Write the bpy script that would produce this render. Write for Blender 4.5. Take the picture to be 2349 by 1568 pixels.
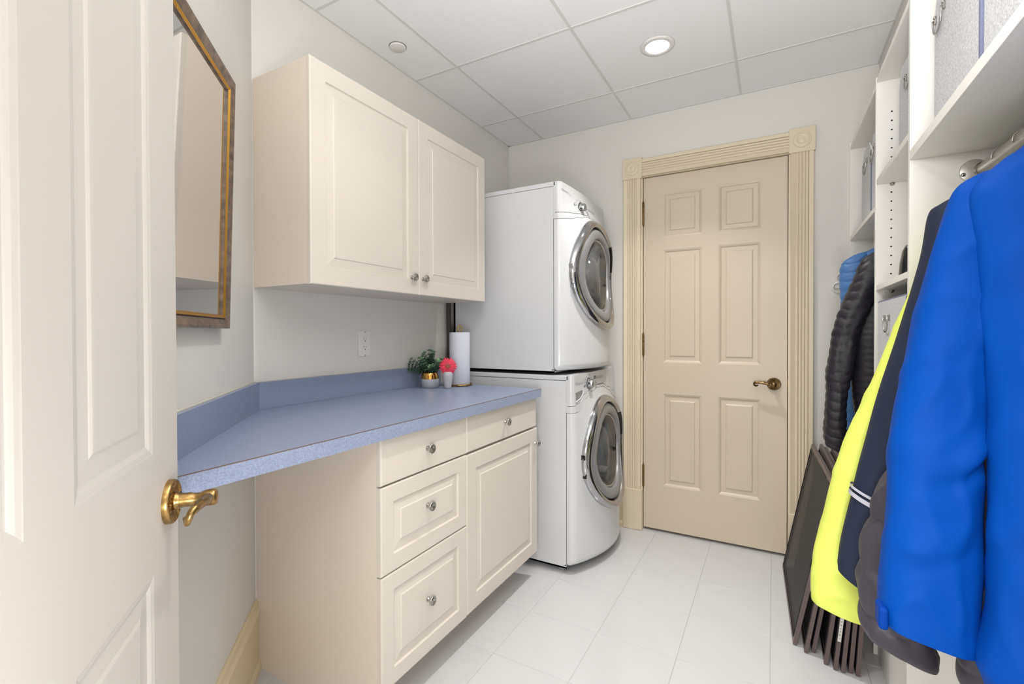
import bpy, bmesh, math, random
from mathutils import Vector, Matrix, noise
PI = math.pi
rnd = random.Random(7)
for o in list(bpy.data.objects): bpy.data.objects.remove(o)
S = bpy.context.scene
C = S.collection

# ------------------------------------------------------------------ camera
cam_d = bpy.data.cameras.new('camera'); cam = bpy.data.objects.new('camera', cam_d); C.objects.link(cam)
yaw, pit, rol = math.radians(29.16034), math.radians(0.550349), math.radians(-0.147638)
F = Vector((-math.sin(yaw)*math.cos(pit), math.cos(yaw)*math.cos(pit), -math.sin(pit)))
r0 = Vector((math.cos(yaw), math.sin(yaw), 0)); u0 = r0.cross(F)
R_ = r0*math.cos(rol) + u0*math.sin(rol); U_ = -r0*math.sin(rol) + u0*math.cos(rol)
m = Matrix((R_, U_, -F)).transposed().to_4x4(); m.translation = Vector((1.631, 0.0, 1.2034))
cam.matrix_world = m
cam_d.sensor_width = 36; cam_d.lens = 1075.369/2349*36; cam_d.shift_y = -10.281/2349
cam_d.clip_start = 0.02
S.camera = cam
# ------------------------------------------------------------------ world, lights, exposure
w = bpy.data.worlds.new('world'); S.world = w; w.use_nodes = True
w.node_tree.nodes['Background'].inputs[0].default_value = (1, 0.98, 0.95, 1)
w.node_tree.nodes['Background'].inputs[1].default_value = 0.35
S.view_settings.view_transform = 'Standard'; S.view_settings.look = 'None'
S.view_settings.gamma = 1; S.view_settings.use_curve_mapping = False
S.view_settings.exposure = 0.0
LAMP_POWER, HALL_POWER, BOUNCE_POWER, LOW_POWER = 5.5, 80.0, 27.0, 10.5
def area_light(name, loc, size, power, shape='DISK', spread=180, color=(1, .97, .93), sy=None):
    d = bpy.data.lights.new(name, 'AREA'); d.shape = shape; d.size = size
    if sy: d.size_y = sy
    d.energy = power; d.spread = math.radians(spread); d.color = color
    o = bpy.data.objects.new(name, d); C.objects.link(o); o.location = loc
    return o
CEIL = 2.512
area_light('hall_fill', (1.65, -1.1, 2.49), 1.3, HALL_POWER, 'RECTANGLE', 180, (1, .985, .97), 1.0)  # unseen fill added behind the camera to brighten the room
# unseen fill lamp, added to bounce light off the ceiling
bounce = area_light('ceiling_bounce_fill', (1.62, .30, 1.75), .35, BOUNCE_POWER, 'DISK', 170, (1, .99, .98))
bounce.rotation_euler = (math.radians(180-22), 0, math.radians(0))
# soft unseen fill, added low beside the camera
low = area_light('low_fill', (1.65, -.03, .80), .4, LOW_POWER, 'DISK', 180, (1, .99, .98))
low.rotation_euler = (math.radians(95), 0, math.radians(25))

# ------------------------------------------------------------------ materials
def mat(name, col, rough=.5, metal=0, bump=0, bscale=200, coat=0, var=0, vscale=8, emis=None, trans=0, alpha=1, spec=.5, sheen=0, col2=None, ior=1.45):
    m = bpy.data.materials.new(name); m.use_nodes = True; nt = m.node_tree; b = nt.nodes['Principled BSDF']
    def lin(c): return tuple(((x/12.92) if x <= .04045 else ((x+.055)/1.055)**2.4) for x in c)
    c = lin(col)
    b.inputs['Base Color'].default_value = (*c, 1); b.inputs['Roughness'].default_value = rough
    b.inputs['Metallic'].default_value = metal; b.inputs['Specular IOR Level'].default_value = spec
    b.inputs['Coat Weight'].default_value = coat; b.inputs['Coat Roughness'].default_value = .08
    b.inputs['Sheen Weight'].default_value = sheen; b.inputs['IOR'].default_value = ior
    b.inputs['Transmission Weight'].default_value = trans; b.inputs['Alpha'].default_value = alpha
    if emis: b.inputs['Emission Color'].default_value = (*emis[0], 1); b.inputs['Emission Strength'].default_value = emis[1]
    tc = nt.nodes.new('ShaderNodeTexCoord')
    if var or col2:
        n = nt.nodes.new('ShaderNodeTexNoise'); n.inputs['Scale'].default_value = vscale; n.inputs['Detail'].default_value = 5
        nt.links.new(tc.outputs['Object'], n.inputs['Vector'])
        r = nt.nodes.new('ShaderNodeValToRGB')
        c2 = lin(col2) if col2 else tuple(x*(1-var) for x in c)
        r.color_ramp.elements[0].position = .35; r.color_ramp.elements[1].position = .65
        r.color_ramp.elements[0].color = (*c2, 1); r.color_ramp.elements[1].color = (*c, 1)
        nt.links.new(n.outputs['Fac'], r.inputs['Fac']); nt.links.new(r.outputs['Color'], b.inputs['Base Color'])
    if bump:
        n = nt.nodes.new('ShaderNodeTexNoise'); n.inputs['Scale'].default_value = bscale; n.inputs['Detail'].default_value = 4
        nt.links.new(tc.outputs['Object'], n.inputs['Vector'])
        bp = nt.nodes.new('ShaderNodeBump'); bp.inputs['Strength'].default_value = bump; bp.inputs['Distance'].default_value = .002
        nt.links.new(n.outputs['Fac'], bp.inputs['Height']); nt.links.new(bp.outputs['Normal'], b.inputs['Normal'])
    return m
M = {}
M['wall'] = mat('wall_paint', (.84, .83, .81), .6, bump=.06, bscale=260)
M['wall_diag'] = M['wall']
M['hall'] = mat('hall_paint', (.88, .87, .85), .7)
M['ceil'] = mat('ceiling_tile', (.925, .93, .935), .8, bump=.08, bscale=500)
M['tbar'] = mat('ceiling_grid', (.84, .84, .83), .5)
M['tbar_dark'] = mat('dark_grey_rim', (.45, .45, .44), .8)
M['cab'] = mat('cabinet_foil', (.835, .805, .765), .38, bump=.02, bscale=90)
M['cab_side'] = mat('cabinet_side', (.87, .825, .775), .42, bump=.02, bscale=90)
M['door'] = mat('door_paint', (.785, .735, .665), .35, bump=.03, bscale=120)
M['casing'] = mat('casing_paint', (.84, .79, .70), .4)
M['neardoor'] = mat('near_door_paint', (.775, .755, .73), .5, bump=.03, bscale=120)
M['base'] = mat('baseboard_paint', (.84, .78, .65), .4)
M['lam'] = mat('blue_laminate', (.55, .595, .69), .32, bump=.05, bscale=900, vscale=420, col2=(.48, .52, .615))
M['lam_edge'] = mat('blue_laminate_edge', (.60, .645, .74), .4, bump=.04, bscale=900, vscale=350, col2=(.51, .55, .65))
M['brown_seam'] = mat('brown_seam', (.42, .33, .27), .7)
M['caulk'] = mat('caulk', (.78, .76, .72), .6)
M['floor'] = mat('floor_tile', (.775, .775, .78), .16, bump=.02, bscale=30, var=.03, vscale=5)
M['grout'] = mat('grout', (.69, .69, .685), .8)
M['white'] = mat('appliance_white', (.82, .825, .835), .25, coat=.25)
M['white2'] = mat('appliance_panel_white', (.80, .805, .815), .28, coat=.2)
M['seam'] = mat('dark_seam', (.22, .22, .22), .7)
M['chrome'] = mat('chrome', (.72, .72, .73), .06, 1)
M['silver'] = mat('silver_plastic', (.57, .575, .585), .32, .35)
M['nickel'] = mat('satin_nickel', (.70, .69, .67), .25, 1)
M['darkgap'] = mat('dark_plastic', (.09, .09, .095), .25)
M['glass'] = mat('smoked_door_glass', (.55, .56, .57), .04, trans=.75, spec=.6)
M['drum'] = mat('drum_steel', (.40, .41, .42), .33, .7)
M['lcd'] = mat('display', (.28, .30, .30), .15)
M['greyprint'] = mat('grey_print', (.62, .63, .65), .5)
M['brass'] = mat('antique_brass', (.74, .60, .38), .26, 1, var=.45, vscale=60)
M['brass_dark'] = mat('aged_brass', (.55, .45, .31), .35, 1, var=.5, vscale=60)
M['gold'] = mat('gold_glaze', (.85, .65, .35), .12, 1)
M['gilt'] = mat('gilt_bead', (.80, .60, .26), .3, .9)
M['veneer'] = mat('marbled_veneer', (.46, .38, .31), .35, coat=.3, col2=(.27, .22, .18), vscale=45)
M['mirror'] = mat('mirror_glass', (.90, .90, .90), .015, 1)
M['black'] = mat('black_plastic', (.10, .10, .11), .22)
M['blackline'] = mat('black_line', (.06, .05, .05), .5)
M['plate'] = mat('white_plastic', (.87, .86, .85), .3)
M['organizer'] = mat('melamine_white', (.92, .91, .89), .35)
M['hole'] = mat('pin_hole_dark', (.12, .11, .10), .9)
M['screenframe'] = mat('brown_aluminium', (.385, .33, .325), .35, .2)
M['mesh'] = mat('insect_screen_mesh', (.20, .195, .195), .6, alpha=.9, bump=.3, bscale=1500)
M['sticker'] = mat('paper_sticker', (.85, .85, .83), .6)
M['lens'] = mat('lit_lens', (1, 1, 1), .5, emis=((1, .98, .95), 3))
M['grey_pot'] = mat('grey_ceramic', (.66, .67, .70), .5)
M['vase'] = mat('pale_ceramic', (.70, .70, .72), .5)
M['towel'] = mat('paper_towel', (.80, .81, .855), .9, bump=.8, bscale=260)
M['leaf'] = mat('leaf', (.36, .49, .40), .6, col2=(.22, .34, .27), vscale=30)
M['leaf2'] = mat('new_leaf', (.42, .55, .38), .6)
M['stem'] = mat('stem', (.25, .30, .18), .6)
M['petal'] = mat('petal', (.90, .26, .36), .55, col2=(.80, .18, .30), vscale=60)
M['petal_c'] = mat('flower_centre', (.62, .33, .28), .8, bump=.8, bscale=900)
M['pipe'] = mat('metal_tube', (.80, .785, .765), .32, .6)
def fabric(name, c, c2, rough=.75, bs=1800, sheen=.0, bump=.25):
    return mat(name, c, rough, bump=bump, bscale=bs, col2=c2, vscale=500, sheen=sheen, spec=.3)
M['basket'] = fabric('grey_herringbone_fabric', (.76, .765, .785), (.66, .67, .70), .9, 900, 0, .6)
M['trimfab'] = fabric('blue_grey_binding', (.49, .51, .60), (.44, .46, .55), .9)
M['blue'] = mat('blue_shell', (0.0, .265, .615), .6, bump=.08, bscale=700, spec=.12)
M['blue_dark'] = mat('blue_shell_flap', (0.0, .22, .57), .6, spec=.12)
M['navy'] = mat('navy_softshell', (.13, .16, .24), .62, bump=.2, bscale=1600, spec=.3)
M['yellow'] = mat('neon_yellow_shell', (.855, .90, .40), .55, bump=.08, bscale=700)
M['charcoal'] = mat('charcoal_puffer', (.25, .235, .27), .45, bump=.25, bscale=150, spec=.45)
M['quilt_black'] = mat('black_quilt', (.13, .12, .155), .42, bump=.3, bscale=160, spec=.45)
M['quilt_blue'] = mat('blue_quilt', (.25, .43, .65), .45, bump=.2, bscale=160)
M['reflect'] = mat('reflective_tape', (.72, .72, .76), .4)
M['hanger'] = mat('hanger_plastic', (.20, .20, .22), .4)
# ceiling-lamp cone trim stays white
# wood-grain free, herringbone for baskets: add a wave to the basket colour
nt = M['basket'].node_tree; b = nt.nodes['Principled BSDF']
tcn = nt.nodes.new('ShaderNodeTexCoord'); mp = nt.nodes.new('ShaderNodeMapping'); mp.inputs['Scale'].default_value = (1, 1, .45); mp.inputs['Rotation'].default_value = (.7, 0, 0)
nt.links.new(tcn.outputs['Object'], mp.inputs['Vector'])
wv = nt.nodes.new('ShaderNodeTexNoise'); wv.inputs['Scale'].default_value = 420; wv.inputs['Detail'].default_value = 6; wv.inputs['Roughness'].default_value = .7
nt.links.new(mp.outputs['Vector'], wv.inputs['Vector'])
rr = nt.nodes.new('ShaderNodeValToRGB'); rr.color_ramp.elements[0].position = .36; rr.color_ramp.elements[1].position = .62
rr.color_ramp.elements[0].color = (.42, .425, .445, 1); rr.color_ramp.elements[1].color = (.76, .765, .78, 1)
nt.links.new(wv.outputs['Fac'], rr.inputs['Fac']); nt.links.new(rr.outputs['Color'], b.inputs['Base Color'])

# ------------------------------------------------------------------ mesh helpers
WL = {}
class MB:
    def __init__(s): s.v = []; s.f = []; s.sm = []
    def add(s, vs, fs, smooth=False):
        k = len(s.v); s.v += [Vector(p) for p in vs]; s.f += [tuple(i+k for i in f) for f in fs]; s.sm += [smooth]*len(fs); return s
    def box(s, lo, hi, bev=0, seg=2):
        bm = bmesh.new(); bmesh.ops.create_cube(bm, size=1)
        lo, hi = Vector(lo), Vector(hi); c = (lo+hi)/2; d = hi-lo
        for v in bm.verts: v.co = Vector((v.co.x*d.x, v.co.y*d.y, v.co.z*d.z)) + c
        if bev: bmesh.ops.bevel(bm, geom=bm.edges[:], offset=bev, segments=seg, affect='EDGES', profile=.5)
        bm.verts.index_update()
        s.add([v.co.copy() for v in bm.verts], [[v.index for v in f.verts] for f in bm.faces], False); bm.free(); return s
    def lathe(s, prof, org, axis, up=(0, 0, 1), n=32, fn=None, smooth=True, caps=True):
        a = Vector(axis).normalized(); u = Vector(up); u = (u - a*u.dot(a)).normalized(); v = a.cross(u); org = Vector(org)
        vs = []; fs = []
        for r, h in prof:
            for i in range(n):
                t = 2*PI*i/n; rr_ = r*(fn(t, r) if fn else 1)
                vs.append(org + a*h + (u*math.cos(t)+v*math.sin(t))*rr_)
        for j in range(len(prof)-1):
            for i in range(n):
                k = (i+1) % n; fs.append((j*n+i, j*n+k, (j+1)*n+k, (j+1)*n+i))
        if caps:
            if prof[0][0] > 1e-6: fs.append(tuple(range(n))[::-1])
            if prof[-1][0] > 1e-6: fs.append(tuple((len(prof)-1)*n+i for i in range(n)))
        return s.add(vs, fs, smooth)
    def tube(s, pts, rad, n=10, closed=False, smooth=True, flat=1.0):
        pts = [Vector(p) for p in pts]; m_ = len(pts); vs = []; fs = []
        rads = rad if isinstance(rad, (list, tuple)) else [rad]*m_
        pn = None
        for i, p in enumerate(pts):
            a = pts[(i-1) % m_] if (closed or i) else p; b_ = pts[(i+1) % m_] if (closed or i < m_-1) else p
            t = (b_-a).normalized()
            if pn is None:
                pn = t.orthogonal().normalized()
            pn = (pn - t*pn.dot(t)).normalized(); q = t.cross(pn)
            for k in range(n):
                g = 2*PI*k/n; vs.append(p + (pn*math.cos(g) + q*math.sin(g)*flat)*rads[i])
        for i in range(m_ if closed else m_-1):
            j = (i+1) % m_
            for k in range(n):
                l = (k+1) % n; fs.append((i*n+k, i*n+l, j*n+l, j*n+k))
        if not closed: fs.append(tuple(range(n))[::-1]); fs.append(tuple((m_-1)*n+k for k in range(n)))
        return s.add(vs, fs, smooth)
    def extrude(s, prof2, O, A, B, L, smooth=False):
        # prof2: closed polygon in the (A,B) plane, swept along vector L
        O, A, B, L = Vector(O), Vector(A), Vector(B), Vector(L); n = len(prof2)
        vs = [O+A*a+B*b_ for a, b_ in prof2] + [O+A*a+B*b_+L for a, b_ in prof2]
        fs = [(i, (i+1) % n, n+(i+1) % n, n+i) for i in range(n)] + [tuple(range(n))[::-1], tuple(range(n, 2*n))]
        return s.add(vs, fs, smooth)
    def grid(s, fn, nu, nv, smooth=True, keep=None):
        vs = [fn(i/nu, j/nv) for j in range(nv+1) for i in range(nu+1)]; fs = []
        for j in range(nv):
            for i in range(nu):
                if keep and not keep((i+.5)/nu, (j+.5)/nv): continue
                a = j*(nu+1)+i; fs.append((a, a+1, a+nu+2, a+nu+1))
        return s.add(vs, fs, smooth)
    def build(s, name, m_, parent=None, recalc=True, loc=None):
        me = bpy.data.meshes.new(name)
        base = WL[parent.name] if parent is not None else (Vector(loc) if loc is not None else Vector((0, 0, 0)))
        me.from_pydata([tuple(v-base) for v in s.v], [], s.f); me.update()
        for p, q in zip(me.polygons, s.sm): p.use_smooth = q
        if recalc:
            bm = bmesh.new(); bm.from_mesh(me); bmesh.ops.recalc_face_normals(bm, faces=bm.faces[:]); bm.to_mesh(me); bm.free()
        me.materials.append(m_)
        o = bpy.data.objects.new(name, me); C.objects.link(o)
        if parent is not None: o.parent = parent
        else: o.location = base
        WL[o.name] = base
        return o
def empty(name, loc, label=None, cat=None, group=None, kind=None):
    o = bpy.data.objects.new(name, None); C.objects.link(o); o.location = loc; o.empty_display_size = .1; WL[o.name] = Vector(loc)
    return tag(o, label, cat, group, kind)
def tag(o, label=None, cat=None, group=None, kind=None):
    if label: o['label'] = label
    if cat: o['category'] = cat
    if group: o['group'] = group
    if kind: o['kind'] = kind
    return o
def bx(name, lo, hi, m_, parent=None, bev=0): return MB().box(lo, hi, bev).build(name, m_, parent)
def dup(root, off, label=None):
    r = root.copy(); C.objects.link(r); r.location = root.location + Vector(off); WL[r.name] = WL[root.name] + Vector(off)
    if label: r['label'] = label
    for ch in list(root.children):
        c = ch.copy(); C.objects.link(c); c.parent = r
        for g in ch.children:
            d = g.copy(); C.objects.link(d); d.parent = c
    return r
def paneled(U, V, W, O, us, vs_, cells, prof, thick, edge=0.0):
    """A slab with recessed / raised panels. Returns the frame MB and a list of panel MBs."""
    U, V, W, O = Vector(U), Vector(V), Vector(W), Vector(O)
    P = lambda a, b_, c: O + U*a + V*b_ + W*c
    fr = MB(); e = edge
    uu = list(us); vv = list(vs_); uu[0] += e; uu[-1] -= e; vv[0] += e; vv[-1] -= e
    nu, nv = len(uu), len(vv)
    verts = [P(a, b_, 0) for b_ in vv for a in uu]; faces = []
    for j in range(nv-1):
        for i in range(nu-1):
            if (i, j) in cells: continue
            a = j*nu+i; faces.append((a, a+1, a+nu+1, a+nu))
    fr.add(verts, faces)
    def ring(ins0, c0, ins1, c1):
        a0, b0, a1, b1 = us[0]+ins0, vs_[0]+ins0, us[-1]-ins0, vs_[-1]-ins0
        d0, e0, d1, e1 = us[0]+ins1, vs_[0]+ins1, us[-1]-ins1, vs_[-1]-ins1
        q = [P(a0, b0, c0), P(a1, b0, c0), P(a1, b1, c0), P(a0, b1, c0), P(d0, e0, c1), P(d1, e0, c1), P(d1, e1, c1), P(d0, e1, c1)]
        fr.add(q, [(k, (k+1) % 4, 4+(k+1) % 4, 4+k) for k in range(4)])
    if e:
        ring(e*.35, -e*.3, e, 0); ring(0, -e, e*.35, -e*.3)
    ring(0, -e, 0, -thick)
    fr.add([P(us[0], vs_[0], -thick), P(us[-1], vs_[0], -thick), P(us[-1], vs_[-1], -thick), P(us[0], vs_[-1], -thick)], [(3, 2, 1, 0)])
    pans = []
    for (i, j) in sorted(cells):
        mb = MB(); a0, a1, b0, b1 = uu[i], uu[i+1], vv[j], vv[j+1]
        vs2 = []; fs2 = []
        for ins, c in prof: vs2 += [P(a0+ins, b0+ins, c), P(a1-ins, b0+ins, c), P(a1-ins, b1-ins, c), P(a0+ins, b1-ins, c)]
        for r in range(len(prof)-1):
            for k in range(4): fs2.append((r*4+k, r*4+(k+1) % 4, r*4+4+(k+1) % 4, r*4+4+k))
        n = len(prof)*4; fs2.append((n-4, n-3, n-2, n-1))
        mb.add(vs2, fs2); pans.append(mb)
    return fr, pans
CABPROF = [(0, 0), (.0015, -.006), (.004, -.007), (.033, -.0035), (.036, -.001), (.038, -.001)]
DOORPROF = [(0, 0), (.002, -.001), (.008, -.003), (.0125, -.0065), (.0145, -.0085), (.017, -.009), (.037, -.008), (.0385, -.0065), (.042, -.004), (.045, -.0035), (.047, -.0035)]

# ================================================================== STRUCTURE
FW = 2.883          # far wall plane
DS = math.radians(-44.6)
dd = Vector((math.sin(DS), math.cos(DS), 0)); nn = Vector((dd.y, -dd.x, 0)); D0 = Vector((0, 1.018, 0))
def diag(s, off, z): return D0 - dd*s + nn*off + Vector((0, 0, z))
RW = 2.32; EY = -.10
def struct(o): o['kind'] = 'structure'; return o
struct(bx('wall_left', (-.1, .95, 0), (0, FW+.1, CEIL+.06), M['wall']))
mb = MB(); mb.box((-.1, FW, 0), (.925, FW+.1, CEIL+.06)); mb.box((1.708, FW, 0), (RW+.1, FW+.1, CEIL+.06)); mb.box((.925, FW, 2.155), (1.708, FW+.1, CEIL+.06))
struct(mb.build('wall_far', M['wall']))
mb = MB(); mb.extrude([(-.02, 0), (1.60, 0), (1.60, -.08), (-.02, -.08)], diag(0, 0, 0), -dd, nn, (0, 0, CEIL+.06)); struct(mb.build('wall_diagonal', M['wall_diag']))
struct(bx('wall_right', (RW, EY, 0), (RW+.1, FW+.1, CEIL+.06), M['wall']))
mb = MB(); mb.box((.95, EY-.12, 0), (1.262, EY, CEIL+.06)); mb.box((2.10, EY-.12, 0), (RW+.1, EY, CEIL+.06)); mb.box((1.262, EY-.12, 2.155), (2.10, EY, CEIL+.06))
struct(mb.build('wall_near', M['wall']))
mb = MB(); mb.box((.45, -2.3, 0), (.55, EY-.12, CEIL+.06)); mb.box((2.9, -2.3, 0), (3.0, EY-.12, CEIL+.06)); mb.box((.45, -2.4, 0), (3.0, -2.3, CEIL+.06)); mb.box((.55, EY-.12, 0), (.95, EY-.02, CEIL+.06)); mb.box((RW+.1, EY-.12, 0), (2.9, EY-.02, CEIL+.06))
struct(mb.build('wall_hall', M['hall']))
# floor: grout bed + square tiles, each its own object
fl = struct(bx('floor', (-.12, -2.4, -.05), (3.0, FW+.12, -.0012), M['grout']))
ts = .3035; g = .0011
tile = MB(); tile.box((g, g, -.012), (ts-g, ts-g, 0), .0006, 1)
proto = tile.build('floor_tile', M['floor'], fl); first = True
x0_, y0_ = 1.0164-4*ts, 2.405+2*ts
nx = 0
for i in range(10):
    for j in range(12):
        X, Y = x0_+i*ts, y0_-j*ts
        if X > 2.75 or Y+ts < -.6: continue
        # skip tiles wholly behind the diagonal wall
        if (Vector((X+ts, Y+ts, 0))-D0).dot(nn) < 0: continue
        if Y+ts < EY and (X+ts < .6 or X > 2.9): continue
        if X > RW and Y > EY: continue
        if first: o = proto; first = False
        else: o = proto.copy(); C.objects.link(o); o.parent = fl
        o.location = (X, Y-ts, rnd.uniform(-.0002, .0001))
        nx += 1
# ceiling: slab, tiles, bars
ce = struct(bx('ceiling', (-.12, -2.4, CEIL+.03), (3.0, FW+.12, CEIL+.08), M['hall']))
gx = [0, .268, .8657, 1.470, 2.077]; gy = [2.883, 2.513, 1.894, 1.284, .675, .065, -.10]
tw = .006
for i in range(4):
    for j in range(6):
        a, b_, c, d = gx[i], gx[i+1], gy[j+1], gy[j]
        if (Vector((b_, d, 0))-D0).dot(nn) < 0: continue
        MB().box((a+tw-.001, c+tw-.001, CEIL+.001), (b_-tw+.001, d-tw+.001, CEIL+.018), .0012, 1).build('ceiling_tile', M['ceil'], ce)
for X in gx[1:4]:
    MB().box((X-tw, EY, CEIL-.0012), (X+tw, FW, CEIL+.02)).build('grid_bar', M['tbar'], ce)
for Y in gy[1:6]:
    MB().box((0, Y-tw, CEIL-.0014), (2.077, Y+tw, CEIL+.02)).build('grid_bar', M['tbar'], ce)
MB().box((2.07, EY, CEIL-.0005), (RW, FW, CEIL+.03)).build('ceiling_edge', M['wall'], ce)
mb = MB(); mb.box((0, FW-.012, CEIL-.001), (2.077, FW, CEIL+.004)); mb.box((0, 1.0, CEIL-.001), (.012, FW, CEIL+.004)); mb.build('wall_angle', M['tbar'], ce)
# soffit above the shelving
sf = struct(bx('trim_1', (2.077, EY, 2.146), (RW, FW, CEIL-.001), M['wall'], bev=.001)); sf['label'] = 'painted soffit above the white closet shelving'
# ------------------------------------------------ far door, casing
dr = empty('door_1', (1.3155, 2.9, 0), kind='structure')
DL, DR_, DB, DT = .9375, 1.6945, .0155, 2.141
us = [0, .1145, .3315, .4195, .632, DR_-DL]; vs_ = [0, .2655, .8205, 1.0085, 1.682, 1.7575, 2.0195, DT-DB]
cells = {(1, 1), (3, 1), (1, 3), (3, 3), (1, 5), (3, 5)}
fr, pans = paneled((1, 0, 0), (0, 0, 1), (0, -1, 0), (DL, 2.897, DB), us, vs_, cells, DOORPROF, .036)
fr.build('door_slab', M['door'], dr)
for p in pans: p.build('panel', M['door'], dr)
tr = empty('trim_2', (1.3155, FW, 0), kind='structure'); tr['label'] = 'fluted cream casing with bullseye corner blocks round the far door'
def casing(L, side):
    # cross-section width .105, reeded centre
    wdt = .105; t = .022; pr = [(0, 0), (0, t-.003), (.003, t)]
    a = .024; step = (wdt-.046)/4
    for k in range(4):
        c0 = a + k*step
        for q in range(7):
            th = PI*q/6; pr.append((c0+step/2 - math.cos(th)*step*.44, t-.0075 + math.sin(th)*.0065))
    pr += [(wdt-.022, t), (wdt-.003, t), (wdt, t-.003), (wdt, 0)]
    return pr
cp = casing(1, 1)
for X0 in (.8205, 1.7065):
    MB().extrude(cp, (X0, FW, .248), (1, 0, 0), (0, -1, 0), (0, 0, 1.89)).build('side_casing', M['casing'], tr)
MB().extrude(cp, (.934, FW, 2.1475), (0, 0, 1), (0, -1, 0), (.766, 0, 0)).build('head_casing', M['casing'], tr)
for X0 in (.8165, 1.699):
    MB().box((X0, FW-.024, 0.001), (X0+.117, FW, .248), .002).build('plinth_block', M['casing'], tr)
    mb = MB(); mb.box((X0, FW-.026, 2.138), (X0+.118, FW, 2.263), .0018); ob = mb.build('corner_block', M['casing'], tr)
    mb = MB(); mb.lathe([(.041, 0), (.0405, .003), (.037, .0005), (.033, .002), (.028, .0045), (.022, .003), (.019, .0005), (.014, .002), (.008, .0045), (0, .005)], (X0+.059, FW-.0265, 2.2), (0, -1, 0), n=40)
    mb.build('rosette', M['casing'], ob)
mb = MB(); mb.box((.925, FW-.001, 0), (.9345, FW+.1, 2.1445)); mb.box((1.6985, FW-.001, 0), (1.708, FW+.1, 2.1445)); mb.box((.925, FW-.001, 2.1445), (1.708, FW+.1, 2.156))
mb.build('jamb', M['casing'], tr)
MB().box((.9345, FW+.052, 0.0), (1.6985, FW+.06, 2.1445)).build('door_stop', M['brown_seam'], tr)
# hinges
for z0, z1 in ((1.842, 2.008), (1.052, 1.210), (.255, .412)):
    mb = MB(); X = .9335; mb.lathe([(.001, 0), (.003, .006), (.0055, .012), (.0068, .016), (.0068, z1-z0-.016), (.0055, z1-z0-.012), (.003, z1-z0-.006), (.001, z1-z0)], (X+.003, 2.886, z0), (0, 0, 1), up=(1, 0, 0), n=12)
    for q in range(1, 5): mb.lathe([(.0074, 0), (.0074, .002)], (X+.003, 2.886, z0+(z1-z0)*q/5), (0, 0, 1), up=(1, 0, 0), n=12)
    mb.box((X-.006, 2.896, z0+.016), (X+.007, 2.899, z1-.016)); mb.build('hinge', M['brass_dark'], dr)
MB().box((1.6962, 2.884, .893), (1.7008, 2.93, .957), .001).build('strike_plate', M['brass_dark'], dr)
def lever_handle(parent, R, along, out, material, rad=.034):
    """rose on the face at R; lever runs 'along', standing 'out' from the door"""
    R, A, N = Vector(R), Vector(along).normalized(), Vector(out).normalized(); Z = Vector((0, 0, 1))
    mb = MB(); fl_ = lambda t, r: 1 + (.035*math.cos(20*t) if .016 < r < rad*.97 else 0)
    prof = [(rad, 0), (rad, .006), (rad*.97, .009)]
    mb.lathe(prof + [(rad*.9, .0105)], R, N, n=60, caps=False)
    # fluted dish
    vs = []; n = 80; rings = [(rad*.93, .0105, 0), (rad*.85, .0105, 1), (rad*.7, .0095, 1), (rad*.55, .0085, 1), (rad*.45, .0085, .4), (.0125, .009, 0)]
    V2 = N.cross(Z)
    for r, h, k in rings:
        for i in range(n):
            t = 2*PI*i/n; vs.append(R + (Z*math.cos(t)+V2*math.sin(t))*r + N*(h + k*.0017*math.cos(20*t)))
    fs = [(j*n+i, j*n+(i+1) % n, (j+1)*n+(i+1) % n, (j+1)*n+i) for j in range(len(rings)-1) for i in range(n)]
    mb.add(vs, fs, True); rose = mb.build('handle', material, parent)
    mb = MB(); mb.lathe([(.0145, .008), (.0148, .012), (.0125, .015), (.0125, .017), (.0112, .024), (.0118, .031), (.0100, .036), (.0090, .046), (.0125, .051), (.0138, .058), (.0135, .066), (.0115, .070), (.004, .0715), (0, .072)], R, N, n=28)
    pts = []; rads = []
    base = R + N*.057
    for i in range(15):
        t = i/14; pts.append(base + A*(.004+.080*t) + Z*(-.002 + .012*math.sin(t*PI*.62)) + N*(.004*math.sin(t*PI))); rads.append(.0105*(1-.24*t) + .0010*math.sin(t*26))
    for i in range(1, 15):
        th = i/14*PI*1.35; c = pts[14] - Z*.0095
        pts.append(c + A*math.sin(th)*.0095 + Z*math.cos(th)*.0095 - N*.001*i); rads.append(.0078*(1-.40*i/14))
    mb.tube(pts, rads, 12, flat=.8)
    return mb.build('lever', material, rose)
lever_handle(dr, (1.633, 2.897, .925), (-1, 0, 0), (0, -1, 0), M['brass_dark'])
# ------------------------------------------------ near door (open, at left)
da = math.radians(-50); dv = Vector((math.sin(da), math.cos(da), 0)); dn = Vector((dv.y, -dv.x, 0)); DRp = Vector((.7539, .3991, 0))
hinge = DRp - dv*.713
nd = empty('door_2', hinge, kind='structure')
Wd = .763
us = [0, .1215, .323+.008, .413, .644, Wd]
fr, pans = paneled(dv, (0, 0, 1), dn, hinge+Vector((0, 0, .0155)), [0, .120, .326, .413, .643, Wd], [0, .2655, .8205, 1.0035, 1.745, 1.815, 2.025, DT-DB], cells, [(a*1.12, c*.50) for a, c in DOORPROF], .036)
fr.build('door_slab', M['neardoor'], nd)
for p in pans: p.build('panel', M['neardoor'], nd)
lever_handle(nd, DRp + Vector((0, 0, .925)), -dv, dn, M['brass'], .036)
for zz in (.33, 1.13, 1.92):
    MB().lathe([(.006, 0), (.006, .1)], hinge - dv*.004 + dn*.003 + Vector((0, 0, zz)), (0, 0, 1), up=(1, 0, 0), n=12).build('hinge', M['brass'], nd)
t3 = empty('trim_3', (1.28, EY, 0), kind='structure'); t3['label'] = 'cream jamb lining the near doorway'
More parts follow.
